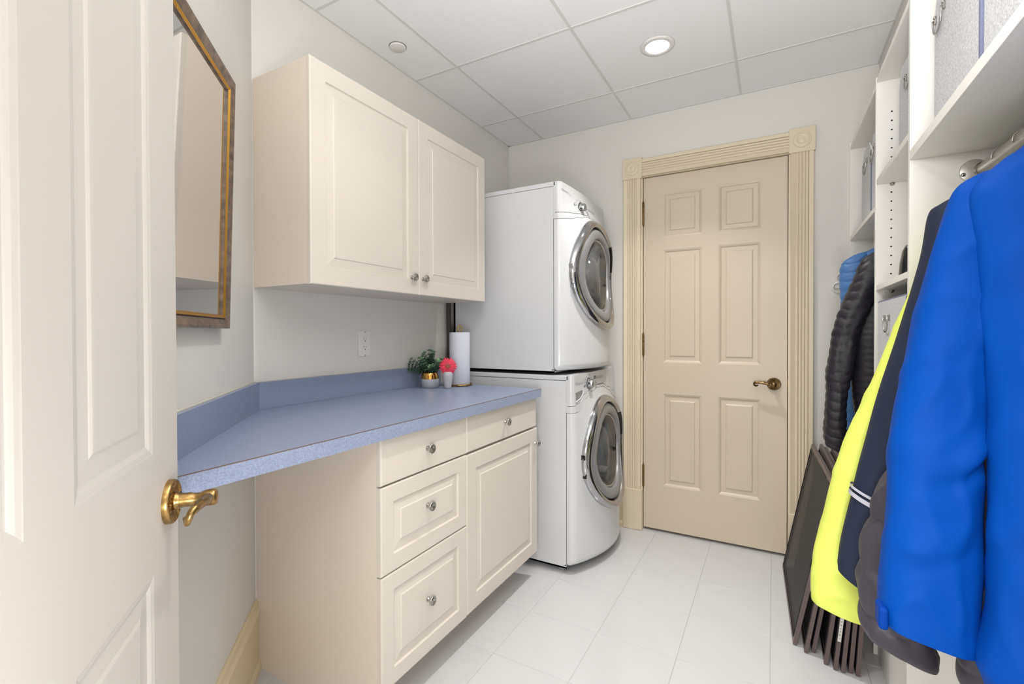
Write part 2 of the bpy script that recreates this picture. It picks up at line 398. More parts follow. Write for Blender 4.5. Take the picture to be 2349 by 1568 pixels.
mb = MB(); mb.box((1.262, EY-.12, 0), (1.282, EY+.001, 2.135)); mb.box((2.08, EY-.12, 0), (2.10, EY+.001, 2.135)); mb.box((1.262, EY-.12, 2.135), (2.10, EY+.001, 2.155)); mb.build('jamb', M['neardoor'], t3)
# ------------------------------------------------ baseboards
BP = [(0, 0), (.017, 0), (.017, .028), (.013, .042), (.013, .185), (.017, .19), (.016, .2), (.010, .215), (.010, .232), (.004, .238), (0, .238)]
BPb = [(0, 0), (.022, 0), (.022, .022), (.018, .034), (.014, .036), (.014, .196), (.019, .200), (.020, .212), (.012, .224), (.010, .240), (.004, .246), (0, .246)]
mb = MB(); mb.extrude(BPb, diag(-.0, 0, 0), nn, (0, 0, 1), -dd*1.57); struct(mb.build('baseboard_left', M['base']))
mb = MB(); mb.extrude(BPb, (.73, FW, 0), (0, -1, 0), (0, 0, 1), (.086, 0, 0)); mb.extrude(BPb, (1.818, FW, 0), (0, -1, 0), (0, 0, 1), (.14, 0, 0)); struct(mb.build('baseboard_far', M['base']))

# ================================================================== CEILING FITTINGS
def downlight(x, y, label, k=1.0, spread=120):
    t = empty('recessed_light', (x, y, CEIL-.002), label, 'ceiling light', 'recessed ceiling downlights')
    MB().lathe([(.052, -.001), (.054, -.006), (.066, -.0065), (.074, -.004), (.076, 0), (.052, 0)], (x, y, CEIL-.0015), (0, 0, 1), up=(1, 0, 0), n=48, caps=False).build('trim_ring', M['plate'], t)
    MB().lathe([(.0525, -.004), (.03, -.0048), (0, -.005)], (x, y, CEIL-.0015), (0, 0, 1), up=(1, 0, 0), n=40).build('lens', M['lens'], t)
    l = area_light('downlight_lamp', (x, y, CEIL-.012), .10, LAMP_POWER*k, 'DISK', spread)
    return t
downlight(1.165, 2.203, 'lit round recessed light in the ceiling panel nearest the far door', 1.35, 95)
downlight(1.167, .979, 'lit round recessed light above the middle of the room')
t = empty('detector', (.128, 1.629, CEIL-.002), 'flat white round detector cover on the ceiling above the wall cabinet', 'detector')
MB().lathe([(.036, 0), (.037, -.003), (.036, -.006), (.0335, -.0075), (0, -.008)], (.128, 1.629, CEIL), (0, 0, 1), up=(1, 0, 0), n=40).build('cover', M['plate'], t)
MB().lathe([(.039, .001), (.039, -.0012), (.036, -.0012)], (.128, 1.629, CEIL), (0, 0, 1), up=(1, 0, 0), n=40, caps=False).build('rim', M['tbar_dark'], t)

# ================================================================== CABINETS
def knob(parent, x, y, z, m_=None):
    mb = MB(); mb.lathe([(.0085, 0), (.0085, .0015), (.0055, .005), (.0045, .010), (.0052, .014), (.011, .0165), (.0155, .0185), (.0162, .021), (.0155, .0235), (.0135, .0245), (.0128, .0235), (.0095, .0235), (.009, .025), (.0065, .025), (.006, .0238), (0, .0245)], (x, y, z), (1, 0, 0), n=32)
    return mb.build('knob', m_ or M['nickel'], parent)
def front(parent, name, y0, y1, z0, z1, x, frame=.06, flat=False, kn=None, thick=.019):
    W_, H_ = y1-y0, z1-z0
    if flat: fr, pans = paneled((0, 1, 0), (0, 0, 1), (1, 0, 0), (x, y0, z0), [0, W_], [0, H_], set(), CABPROF, thick, .004)
    else: fr, pans = paneled((0, 1, 0), (0, 0, 1), (1, 0, 0), (x, y0, z0), [0, frame, W_-frame, W_], [0, frame, H_-frame, H_], {(1, 1)}, CABPROF, thick, .004)
    o = fr.build(name, M['cab'], parent)
    for p in pans: p.build('raised_panel', M['cab'], o)
    if kn: knob(o, x, kn[0], kn[1])
    return o
UX = .291
uc = empty('wall_cabinet', (0, 1.55, 1.366), 'cream two-door wall cabinet above the blue countertop', 'cabinet')
bx('body', (0.002, 1.0195, 1.368), (UX, 2.079, 2.113), M['cab_side'], uc, .0008)
front(uc, 'door', 1.0195, 1.5535, 1.3665, 2.114, .31, .062, kn=(1.510, 1.4365))
front(uc, 'door', 1.5555, 2.0800, 1.3665, 2.114, .31, .062, kn=(1.581, 1.4365))
# drawer base cabinet
FX = .615
db = empty('drawer_cabinet', (0, 1.24, 0), 'cream three-drawer base cabinet under the counter, nearest the diagonal wall', 'cabinet')
mb = MB(); mb.box((.024, 1.0345, .0), (.485, 1.464, .122)); mb.box((.024, 1.036, .122), (.594, 1.464, .889)); mb.build('body', M['cab_side'], db)
MB().extrude([(.002, 0), (.500, 0), (.500, .118), (.5955, .118), (.5955, .8905), (.002, .8905)], (0, 1.021, 0), (1, 0, 0), (0, 0, 1), (0, .0135, 0)).build('side_panel', M['cab_side'], db)
front(db, 'drawer', 1.0205, 1.4645, .7465, .8865, FX, flat=True, kn=(1.235, .8175))
front(db, 'drawer', 1.0205, 1.4645, .4745, .7415, FX, .052, kn=(1.235, .625))
front(db, 'drawer', 1.0205, 1.4645, .1240, .4705, FX, .052, kn=(1.235, .307))
dc = empty('base_cabinet', (0, 1.77, 0), 'cream base cabinet with one drawer over one door, beside the washer', 'cabinet')
mb = MB(); mb.box((.024, 1.4665, 0), (.485, 2.062, .122)); mb.box((.024, 1.4665, .122), (.594, 2.062, .889)); mb.build('body', M['cab_side'], dc)
front(dc, 'drawer', 1.4665, 2.063, .7475, .8865, FX, flat=True, kn=(1.757, .8195))
front(dc, 'door', 1.4665, 2.0725, .1265, .7385, FX, .062, kn=(2.046, .667))
# ---------------- countertop
ct = empty('countertop', (.3, 1.2, .9), 'blue laminate countertop with a low splash along both walls', 'countertop')
ZT, ZB = .930, .8910
s_end = .632/.7022
poly = [(.002, 1.026), (.002, 2.075), (.632, 2.075), tuple(diag(s_end, .002, 0).xy), tuple(diag(.012, .003, 0).xy)]
n = len(poly); mb = MB(); mb.add([(x, y, ZB) for x, y in poly]+[(x, y, ZT) for x, y in poly], [tuple(range(n)), tuple(range(n, 2*n))]+[(i, (i+1) % n, n+(i+1) % n, n+i) for i in range(n)])
mb.build('slab', M['lam'], ct)
ye = diag(s_end, .002, 0).y
MB().box((.6325, ye-.006, ZB-.001), (.6355, 2.076, ZT-.0014)).build('front_edge', M['lam_edge'], ct)
MB().box((.6325, ye-.002, ZT-.0013), (.6353, 2.0755, ZT+.0002)).build('edge_seam', M['brown_seam'], ct)
MB().box((.002, 1.0240, ZT), (.021, 2.075, 1.0275), .0006, 1).build('backsplash', M['lam'], ct)
mb = MB(); mb.extrude([(.0, .0075), (s_end-.01, .0075), (s_end-.01, .0195), (.008, .0195)], diag(.0, 0, ZT), -dd, nn, (0, 0, .0985)); mb.build('backsplash', M['lam'], ct)
mb = MB(); mb.extrude([(.003, .0005), (s_end-.01, .0005), (s_end-.01, .0072), (.006, .0072)], diag(.0, 0, ZT), -dd, nn, (0, 0, .101)); mb.build('caulk_line', M['caulk'], ct)
# ---------------- outlet
ot = empty('wall_outlet', (0, 1.538, 1.157), 'white double power outlet on the wall under the wall cabinet', 'outlet')
bx('cover_plate', (0.0005, 1.503, 1.099), (.006, 1.573, 1.215), M['plate'], ot, .0022)
for zc in (1.157+.019, 1.157-.019):
    o = bx('receptacle', (.005, 1.521, zc-.0155), (.0072, 1.555, zc+.0155), M['plate'], ot, .001)
    mb = MB(); mb.box((.0068, 1.531, zc+.0005), (.0075, 1.5325, zc+.009)); mb.box((.0068, 1.5425, zc+.0005), (.0075, 1.544, zc+.008)); mb.lathe([(.0025, 0), (.0025, .001)], (.0066, 1.5375, zc-.007), (1, 0, 0), n=12); mb.build('slots', M['blackline'], o)
for zc in (1.104+.0, 1.2095):
    MB().lathe([(.003, 0), (.0028, .0008), (0, .001)], (.0058, 1.538, zc), (1, 0, 0), n=12).build('screw', M['nickel'], ot)

# ================================================================== WASHER AND DRYER
YC, HW = 2.508, .343
def appliance(kind, z0, x0, bmax, depth_back, H, zdoor, label, seam1, seam2, lid):
    t = empty(kind, (.4, YC, z0), label, kind.split('_')[0] if kind != 'washing_machine' else 'washing machine', None)
    t['category'] = 'dryer' if kind == 'dryer' else 'washing machine'
    def bb(h):
        s_ = min(max((h-.60)/.37, 0), 1); s_ = s_*s_*(3-2*s_); return bmax*(1-.88*s_)
    def xf(y, z):
        u = (y-YC)/HW; u = max(-1, min(1, u))
        return x0 + bb(z-z0)*(1-u*u)
    def edge_round(y, z):
        d = HW-abs(y-YC); r = .022
        return -(r-math.sqrt(max(0, r*r-(r-min(d, r))**2))) if d < r else 0
    R0 = .268
    def strip(zlo, zhi, name, m_, off=0, ny=72, nz=40, hole=True, back=.035, bround=False):
        mb = MB(); ys = []
        for i in range(ny+1):
            q = i/ny; ys.append(YC-HW + 2*HW*(.5-.5*math.cos(PI*q)) if True else 0)
        def P(i, j):
            y = ys[i]; a, b_ = zlo(y), zhi(y); z = a+(b_-a)*j/nz
            x = xf(y, z)+edge_round(y, z)+off
            if bround:
                r = .03; dz = z-a
                if dz < r: x -= r-math.sqrt(max(0, r*r-(r-dz)**2))
            return Vector((x, y, z))
        vs = [P(i, j) for j in range(nz+1) for i in range(ny+1)]; fs = []
        for j in range(nz):
            for i in range(ny):
                c = (vs[j*(ny+1)+i]+vs[(j+1)*(ny+1)+i+1])/2
                if hole and math.hypot(c.y-YC, c.z-zdoor) < R0: continue
                a = j*(ny+1)+i; fs.append((a, a+1, a+ny+2, a+ny+1))
        mb.add(vs, fs, True)
        # rim going back
        for j0 in (0, nz):
            k = len(mb.v); row = [vs[j0*(ny+1)+i] for i in range(ny+1)]; rb = [Vector((x0-back if abs(p.y-YC) > HW-.001 else x0-back, p.y, p.z)) for p in row]
            mb.add(row+rb, [(i, i+1, ny+2+i, ny+1+i) for i in range(ny)], False)
        for i0 in (0, ny):
            row = [vs[j*(ny+1)+i0] for j in range(nz+1)]; rb = [Vector((x0-back, p.y, p.z)) for p in row]
            mb.add(row+rb, [(j, j+1, nz+2+j, nz+1+j) for j in range(nz)], False)
        return mb.build(name, m_, t)
    G = .0016
    strip(lambda y: z0+(.040 if kind == 'washing_machine' else .012)+(0), lambda y: seam2(y)-G, 'front_panel', M['white'], nz=64, bround=True)
    strip(lambda y: seam2(y)+G*.3, lambda y: seam1(y)-G, 'moulding_band', M['white2'], off=.001, nz=6)
    strip(lambda y: seam1(y)+G, lambda y: z0+H+(.004 if kind == 'washing_machine' else -.002), 'control_panel', M['white2'], nz=14, hole=True)
    # cabinet shell: left side, right side, back, top
    sx = x0-.038; bk = depth_back
    mb = MB(); zb = z0+(.026 if kind == 'washing_machine' else 0)
    mb.box((bk, YC-HW, zb), (sx, YC-HW+.012, z0+H-.026)); mb.box((bk, YC+HW-.012, zb), (sx, YC+HW, z0+H-.026)); mb.box((bk, YC-HW, zb), (bk+.012, YC+HW, z0+H-.026))
    mb.box((bk, YC-HW, zb), (sx, YC+HW, zb+.008))
    mb.build('side_body', M['white'], t)
    # embossed side lines
    for (cx_, cz_, r_) in ((.30, z0+.13, .042), (.46, z0+.12, .048)):
        if kind == 'dryer': MB().lathe([(r_, 0), (r_, .0006), (r_-.0015, .0006), (r_-.0015, 0)], (cx_, YC-HW+.0002, cz_), (0, -1, 0), n=40, caps=False).build('embossed_ring', M['white'], t)
    MB().box((bk, YC-HW, z0+H-.0245), (sx+.012, YC+HW, z0+H), .004, 2).build('top_panel', M['white'], t)
    mb = MB(); mb.box((bk+.013, YC-HW+.0015, z0+H-.029), (sx-.002, YC+HW-.0015, z0+H-.020)); mb.box((sx-.004, YC-HW+.003, zb+.01), (sx+.012, YC-HW+.02, z0+H-.03)); mb.build('seam_shadow', M['seam'], t)
    if kind == 'dryer': MB().box((sx, YC-HW+.0002, seam2(YC-HW)+.002), (x0-.030, YC-HW+.010, z0+H-.001), .001, 1).build('corner_cap', M['white'], t)
    else: MB().box((sx, YC-HW+.0002, seam2(YC-HW)+.002), (x0-.030, YC-HW+.010, z0+H-.001), .001, 1).build('corner_cap', M['white2'], t)
    # ---- door
    def ringbend(mb):
        for v in mb.v:
            v.x += xf(v.y, min(v.z, z0+.60+.0)) * 0 + (xf(v.y, v.z))
        return mb
    d = MB(); d.lathe([(.292, -.012), (.300, -.002), (.301, .010), (.296, .021), (.286, .028), (.274, .0285), (.265, .023), (.2600, .010), (.2580, -.006), (.2565, -.022)], (0, YC, zdoor), (1, 0, 0), n=96, caps=False)
    door = ringbend(d).build('door', M['chrome'], t)
    d = MB(); d.lathe([(.2590, -.014), (.257, -.018), (.2550, -.010)], (0, YC, zdoor), (1, 0, 0), n=96, caps=False); ringbend(d).build('door_groove', M['darkgap'], door)
    d = MB(); d.lathe([(.2560, -.012), (.2545, .000), (.250, .0065), (.240, .0085), (.228, .0075), (.206, .001), (.200, -.005), (.198, -.024)], (0, YC+.004, zdoor), (1, 0, 0), n=96, caps=False); ringbend(d).build('door_ring', M['silver'], door)
    d = MB(); d.lathe([(.199, -.024), (.195, -.017), (.190, -.017), (.186, -.026)], (0, YC+.004, zdoor), (1, 0, 0), n=96, caps=False); ringbend(d).build('window_rim', M['chrome'], door)
    xm = x0+.072
    d = MB(); d.lathe([(.189, -.022), (.180, -.034), (.160, -.056), (.12, -.077), (.07, -.088), (0, -.092)], (0, YC+.004, zdoor), (1, 0, 0), n=64); 
    for v in d.v: v.x += xf(v.y, v.z)
    d.build('window_glass', M['glass'], door)
    d = MB(); d.lathe([(.240, -.05), (.205, -.065), (.203, -.09), (.230, -.12), (.238, -.40), (.20, -.44), (0, -.45)], (xm, YC, zdoor), (1, 0, 0), n=64); d.build('drum', M['drum'], t)
    # handle recess at the right of the door ring
    d = MB(); N_ = 16
    a0, a1 = (math.radians(8), math.radians(42)) if kind == 'washing_machine' else (math.radians(10), math.radians(44))
    vs = []; 
    for j, (r, h) in enumerate(((.2555, -.012), (.2570, .002), (.2592, .012), (.2640, .0235), (.276, .0302))):
        for i in range(N_+1):
            a = a0+(a1-a0)*i/N_; y = YC+math.cos(a)*r; z = zdoor+math.sin(a)*r; vs.append(Vector((xf(y, z)+h, y, z)))
    d.add(vs, [(j*(N_+1)+i, j*(N_+1)+i+1, (j+1)*(N_+1)+i+1, (j+1)*(N_+1)+i) for j in range(4) for i in range(N_)], True)
    d.build('handle_recess', M['darkgap'], door)
    # hinge notches at the left of the ring
    for dz in (.02, -.075):
        z = zdoor+dz; y = YC-math.sqrt(.2985**2-dz*dz)
        MB().box((xf(y, z)-.004, y-.0025, z-.012), (xf(y, z)+.018, y+.004, z+.012)).build('hinge_notch', M['darkgap'] if kind != 'dryer' else M['silver'], door)
    # ---- controls
    def onf(y, z, off=0): return Vector((xf(y, z)+off, y, z))
    ky, kz = (2.372, z0+.868) if kind == 'dryer' else (2.352, z0+.938)
    kn = MB(); kn.lathe([(.030, 0), (.030, .004), (.026, .005)], onf(ky, kz), (1, 0, 0), n=40, caps=False); kr = kn.build('dial', M['seam'], t)
    kn = MB(); kn.lathe([(.0275, .001), (.027, .006), (.0215, .009), (.020, .026), (.0185, .029), (0, .030)], onf(ky, kz), (1, 0, 0), n=40); kn.build('dial_knob', M['chrome'], kr)
    by, bz = (2.305, z0+.872) if kind == 'dryer' else (2.295, z0+.932)
    MB().lathe([(.010, 0), (.0098, .002), (0, .0024)], onf(by, bz, .0), (1, 0, 0), n=24).build('button', M['greyprint'], t)
    dy, dz = (2.440, z0+.880) if kind == 'dryer' else (2.430, z0+.960)
    if kind != 'dryer': dz = z0+.955
    def decal(y0, y1, za, zb2, name, m_, h=.0012):
        mb = MB(); mb.grid(lambda a, b_: onf(y0+(y1-y0)*a, za+(zb2-za)*b_, h), 8, 2, True); return mb.build(name, m_, t)
    decal(dy, dy+.030, dz-.002, dz+.016, 'display', M['lcd'], .0014)
    decal(dy+.002, dy+.030, dz-.052, dz-.012, 'button_strip', M['greyprint'], .001)
    for q in range(4): decal(dy+.045+q*.028, dy+.061+q*.028, dz-.004, dz+.010, 'button', M['greyprint'], .001)
    mb = MB()
    for q, (oy, oz) in enumerate(((-.052, .02), (-.05, .006), (-.047, -.010), (-.043, -.025), (-.03, .036), (.012, .040), (.002, -.040))):
        y, z = ky+oy, kz+oz
        mb.grid(lambda a, b_: onf(y+.011*a, z+.0035*b_, .0011), 2, 1, True)
    mb.build('cycle_marks', M['greyprint'], t)['kind'] = 'stuff'
    # brand lettering (follows the fascia)
    def lettering(txt, y, z, size, sh=.25, name='lettering'):
        cu = bpy.data.curves.new('txt', 'FONT'); cu.body = txt; cu.size = size; cu.shear = sh; cu.extrude = 0.0
        to = bpy.data.objects.new('txt', cu); C.objects.link(to); bpy.context.view_layer.update()
        me = bpy.data.meshes.new_from_object(to.evaluated_get(bpy.context.evaluated_depsgraph_get()))
        vs = [onf(y+v.co.x, z+v.co.y, .0012) for v in me.vertices]; fs = [tuple(p.vertices) for p in me.polygons]
        bpy.data.objects.remove(to); mb = MB(); mb.add(vs, fs, False); mb.build(name, M['greyprint'], t, recalc=False)
    if kind == 'dryer':
        lettering('Whirlpool', 2.177, z0+.915, .0185); lettering('duet', 2.213+.045, z0+.908, .011, .1)
    else:
        lettering('Whirlpool', 2.181, z0+.942, .0185); lettering('duet', 2.181+.080, z0+.942, .011, .1)
    if kind == 'washing_machine':
        # detergent drawer grip recess
        ya, yb, za = 2.188, 2.268, z0+.900
        mb = MB(); pts = [(ya, za+.006), (yb, za+.012)]
        out = [(ya, za+.004), (yb+.002, za+.012), (yb+.001, za+.002), (yb-.010, za-.012), (yb-.035, za-.027), (ya+.003, za-.038)]
        cen = Vector((sum(p[0] for p in out)/6, sum(p[1] for p in out)/6, 0))
        vs = [onf(y, z, .0012) for y, z in out]; inn = [onf(cen.x+(y-cen.x)*.97, cen.y+(z-cen.y)*.97, -.003) for y, z in out]; deep = [onf(cen.x+(y-cen.x)*.86, cen.y+(z-cen.y)*.80+.003, .0008) for y, z in out]
        big = [onf(cen.x+(y-cen.x)*1.0, cen.y+(z-cen.y)*1.0, .0013) for y, z in out]
        mb.add(big, [tuple(range(6))]); mb.build('drawer_grip', M['silver'], t)
        rim = MB(); loop = [onf(cen.x+(y-cen.x)*1.07, cen.y+(z-cen.y)*1.10, .001) for y, z in out[1:]]
        dens = []
        for a, b_ in zip(loop[:-1], loop[1:]):
            for q in range(5): dens.append(a.lerp(b_, q/5))
        dens.append(loop[-1]); rim.tube(dens, .0028, 8); rim.build('grip_lip', M['white'], t)
        for (fx_, fy_) in ((.69, 2.215), (.69, 2.80), (.14, 2.215), (.14, 2.80)):
            MB().lathe([(.022, 0), (.024, .003), (.022, .009), (.009, .011), (.009, .03)], (fx_, fy_, .001), (0, 0, 1), up=(1, 0, 0), n=24).build('foot', M['greyprint'], t)
    else:
        for (fx_, fy_) in ((.58, 2.22), (.58, 2.79), (.12, 2.22), (.12, 2.79)):
            MB().lathe([(.02, -.012), (.02, .001)], (fx_, fy_, z0), (0, 0, 1), up=(1, 0, 0), n=16).build('foot', M['seam'], t)
    return t
def interp(pts):
    def f(y):
        if y <= pts[0][0]: return pts[0][1]
        for (a, b_), (c, d) in zip(pts[:-1], pts[1:]):
            if y <= c:
                q = (y-a)/(c-a); q = q*q*(3-2*q); return b_+(d-b_)*q
        return pts[-1][1]
    return f
W1 = interp([(2.165, .838), (2.21, .848), (2.29, .888), (2.38, .910), (2.47, .920), (2.56, .918), (2.66, .89), (2.76, .858), (2.851, .84)])
W2 = interp([(2.165, .804), (2.20, .808), (2.29, .866), (2.38, .894), (2.47, .905), (2.56, .903), (2.66, .872), (2.76, .825), (2.851, .81)])
D1 = interp([(2.165, 1.808), (2.26, 1.819), (2.36, 1.832), (2.46, 1.842), (2.55, 1.84), (2.64, 1.822), (2.74, 1.79), (2.851, 1.77)])
D2 = interp([(2.165, 1.776), (2.23, 1.785), (2.32, 1.806), (2.42, 1.829), (2.52, 1.834), (2.62, 1.81), (2.74, 1.765), (2.851, 1.75)])
appliance('washing_machine', 0.0, .768, .110, .075, .990, .560, 'white front-loading washing machine standing on the floor below the dryer', W1, W2, 0)
appliance('dryer', 1.002, .700, .120, .045, .9625, 1.520, 'white front-loading dryer stacked on top of the washing machine', D1, D2, 0)
# dark tube added to stand for the shade in the gap behind the dryer
hs = MB(); hs.tube([(.020, 2.152+.003*math.sin(q*.5), 1.72-.042*q) for q in range(18)], .0125, 10); o = hs.build('gap_shade', mat('brown_gap_shade', (.27, .24, .22), .6)); tag(o, 'dark tube standing in for the shade in the gap behind the dryer', 'gap_shade')

# ================================================================== THINGS ON THE COUNTER
CZ = .9303
# potted plant
px_, py_ = .118, 1.862
pp = empty('potted_plant', (px_, py_, CZ), 'small leafy green plant in a grey and gold pot on the countertop', 'plant')
MB().lathe([(.040, 0), (.0435, .002), (.044, .043), (.0435, .044)], (px_, py_, CZ), (0, 0, 1), up=(1, 0, 0), n=40).build('pot', M['grey_pot'], pp)
MB().lathe([(.0437, .0445), (.043, .052), (.040, .070), (.036, .0815), (.034, .0815), (.034, .070), (0, .068)], (px_, py_, CZ), (0, 0, 1), up=(1, 0, 0), n=40, caps=False).build('gold_rim', M['gold'], pp)
st = MB(); lf = MB(); lf2 = MB()
rp = random.Random(3)
def leaf(mb, p, d, L, Wd_, up):
    d = d.normalized(); s_ = d.cross(up).normalized(); u = s_.cross(d)
    vs = [p, p+d*L*.35+s_*Wd_*.5-u*L*.04, p+d*L*.75+s_*Wd_*.42, p+d*L, p+d*L*.75-s_*Wd_*.42, p+d*L*.35-s_*Wd_*.5-u*L*.04, p+d*L*.5+u*L*.10]
    mb.add(vs, [(0, 1, 6), (1, 2, 6), (2, 3, 6), (3, 4, 6), (4, 5, 6), (5, 0, 6)], True)
camr = Vector((math.cos(yaw), math.sin(yaw), 0))
for k in range(52):
    a = rp.uniform(0, 2*PI); tilt = rp.uniform(.05, .95); hgt = rp.uniform(.06, .118)*(1.05-.22*tilt)
    dirn = Vector((math.cos(a)*tilt, math.sin(a)*tilt, 1)).normalized()
    if k < 5: dirn = (-camr*(1.0+.12*k)+Vector((0, 0, .95-.12*k))+Vector((0.1, 0, 0))).normalized(); hgt = .115-.006*k
    if px_+dirn.x*hgt < .035: dirn.x = abs(dirn.x)*.3
    p0 = Vector((px_, py_, CZ+.066)) + Vector((dirn.x, dirn.y, 0))*.015
    pts = [p0 + dirn*hgt*q/6 + Vector((0, 0, -.012*tilt*(q/6)**2)) for q in range(7)]
    st.tube(pts, .0009, 5)
    for q in range(1, 7):
        for e in range(4):
            an = e*PI/2 + q*.8; s_ = dirn.orthogonal().normalized(); t_ = dirn.cross(s_)
            dl = (s_*math.cos(an)+t_*math.sin(an))*1.0 + dirn*.55
            tgt = lf2 if (q == 6 and k % 4 == 0) else lf
            leaf(tgt, pts[q], dl, rp.uniform(.012, .020), rp.uniform(.009, .0135), dirn)
    leaf(lf2 if k % 3 == 0 else lf, pts[6], dirn, .012, .008, Vector((1, 0, 0)))
for q in range(40):
    a = rp.uniform(0, 2*PI); r = rp.uniform(.01, .04); leaf(lf, Vector((px_+math.cos(a)*r, py_+math.sin(a)*r, CZ+rp.uniform(.078, .095))), Vector((math.cos(a), math.sin(a), rp.uniform(-.5, .6))), .017, .011, Vector((0, 0, 1)))
st.build('stems', M['stem'], pp)['kind'] = 'stuff'
lf.build('foliage', M['leaf'], pp, recalc=False)['kind'] = 'stuff'
lf2.build('new_leaves', M['leaf2'], pp, recalc=False)['kind'] = 'stuff'
# vase with flower
vx, vy = .222, 1.872
vs_t = empty('vase', (vx, vy, CZ), 'small pale grey ceramic bud vase in front of the paper towels', 'vase')
MB().lathe([(.0145, 0), (.016, .001), (.0175, .01), (.0215, .035), (.0245, .058), (.0245, .070), (.0215, .080), (.0185, .083), (.0165, .0815), (.0165, .07), (0, .06)], (vx, vy, CZ), (0, 0, 1), up=(1, 0, 0), n=36).build('vase_body', M['vase'], vs_t)
fc = Vector((vx+.004, vy-.004, CZ+.110)); fd = (Vector((1.631, 0, 1.15)) - fc).normalized(); fd = (fd+Vector((0, 0, .12))).normalized()
ft = empty('flower', fc, 'single pink-red gerbera flower standing in the bud vase', 'flower')
fu = Vector((0, 0, 1)); fs_ = fd.cross(fu).normalized(); fu = fs_.cross(fd)
def petal(mb, a, r0_, r1_, wd, lift, dz):
    dirp = (fs_*math.cos(a)+fu*math.sin(a)); sd = fd.cross(dirp)
    rows = []
    for q, (t_, wf) in enumerate(((0, .35), (.3, .8), (.65, 1.0), (.9, .75), (1, .25))):
        r = r0_+(r1_-r0_)*t_; h = dz + lift*math.sin(t_*PI*.9) - .006*t_*t_
        rows += [fc+dirp*r+sd*wd*wf*.5+fd*(h-.0012), fc+dirp*r+fd*(h+.0008), fc+dirp*r-sd*wd*wf*.5+fd*(h-.0012)]
    mb.add(rows, [(3*i+j, 3*i+j+1, 3*i+j+4, 3*i+j+3) for i in range(4) for j in range(2)], True)
for (n_, r1_, dz, lift, ph) in ((20, .0445, .000, .004, 0), (20, .040, .003, .005, .16), (16, .027, .006, .005, 0)):
    for i in range(n_):
        mb = MB(); petal(mb, 2*PI*(i+ph*6)/n_+rp.uniform(-.06, .06), .007, r1_*rp.uniform(.93, 1.04), .0105*r1_/.044, lift, dz+rp.uniform(-.001, .001)); mb.build('petal', M['petal'], ft, recalc=False)
mb = MB(); mb.lathe([(.0125, .004), (.012, .0095), (.008, .012), (.004, .0105), (0, .010)], fc, fd, up=fu, n=24); mb.build('flower_centre', M['petal_c'], ft)
mb = MB(); mb.tube([fc-fd*.002, fc-fd*.008-Vector((0, 0, .008)), Vector((vx, vy, CZ+.085)), Vector((vx, vy, CZ+.065))], .0022, 8); mb.build('stem', M['leaf2'], ft)
# towel holder + roll
hx, hy = .197, 2.008
th = empty('paper_towel_holder', (hx, hy, CZ), 'upright brass wire paper towel holder on the counter beside the washer', 'towel holder')
ring = [(hx+math.cos(a)*.0615, hy+math.sin(a)*.0615, CZ+.0055) for a in [2*PI*i/48 for i in range(48)]]
MB().tube(ring, .0045, 10, closed=True).build('base_ring', M['brass'], th)
MB().lathe([(.058, 0), (.058, .003), (0, .003)], (hx, hy, CZ+.001), (0, 0, 1), up=(1, 0, 0), n=40).build('base_plate', M['brass'], th)
loop = [Vector((hx, hy, 0))+camr*(-.009)+Vector((0, 0, CZ+.004))] + [Vector((hx, hy, 0))+camr*(-.009*math.cos(a))+Vector((0, 0, CZ+.300+.013*math.sin(a))) for a in [PI*i/12 for i in range(13)]] + [Vector((hx, hy, 0))+camr*.009+Vector((0, 0, CZ+.004))]
MB().tube(loop, .0035, 8).build('wire_loop', M['brass'], th)
pr_ = MB(); pr_.lathe([(.0195, .008), (.0525, .008), (.0535, .0095), (.0535, .276), (.0525, .2775), (.0195, .2775), (.0195, .008)], (hx, hy, CZ), (0, 0, 1), up=(1, 0, 0), n=48, caps=False, fn=lambda t, r: 1+(.006*math.sin(3*t) if r > .05 else 0))
tag(pr_.build('paper_towel_roll', M['towel'], loc=(hx, hy, CZ)), 'tall roll of white paper towels on the brass holder', 'paper towels')

# ================================================================== MIRROR
mr = empty('wall_mirror', diag(.65, .02, 1.22), 'framed wall mirror with gilt bead and marbled border on the diagonal wall', 'mirror')
s0, s1_, mz0, mz1 = .368, .92, 1.218, 1.914
def MP(s_, z, off):  # tilted forward at the top
    t_ = (z-mz0)/(mz1-mz0); return diag(s_, .004+off+.020*t_, z)
def frame_ring(pr, name, m_):
    mb = MB(); vs = []
    for ins, off in pr:
        for (s_, z) in ((s0+ins, mz0+ins), (s1_-ins, mz0+ins), (s1_-ins, mz1-ins), (s0+ins, mz1-ins)): vs.append(MP(s_, z, off))
    mb.add(vs, [(r*4+k, r*4+(k+1) % 4, r*4+4+(k+1) % 4, r*4+4+k) for r in range(len(pr)-1) for k in range(4)])
    return mb.build(name, m_, mr)
frame_ring([(0, 0), (0, .022), (.001, .0235), (.006, .0235), (.0255, .0175)], 'frame', M['veneer'])
frame_ring([(.0255, .0175), (.0255, .0182), (.0275, .0182)], 'black_line', M['blackline'])
frame_ring([(.0275, .0178), (.029, .0195), (.0305, .0196), (.032, .018), (.0335, .0165), (.0345, .017), (.036, .0155)], 'gilt_bead', M['gilt'])
frame_ring([(.036, .0155), (.037, .015), (.038, .010)], 'inner_slip', M['veneer'])
mb = MB(); mb.add([MP(s0+.0375, mz0+.0375, .0102), MP(s1_-.0375, mz0+.0375, .0102), MP(s1_-.0375, mz1-.0375, .0102), MP(s0+.0375, mz1-.0375, .0102)], [(0, 1, 2, 3)]); mb.build('glass', M['mirror'], mr)
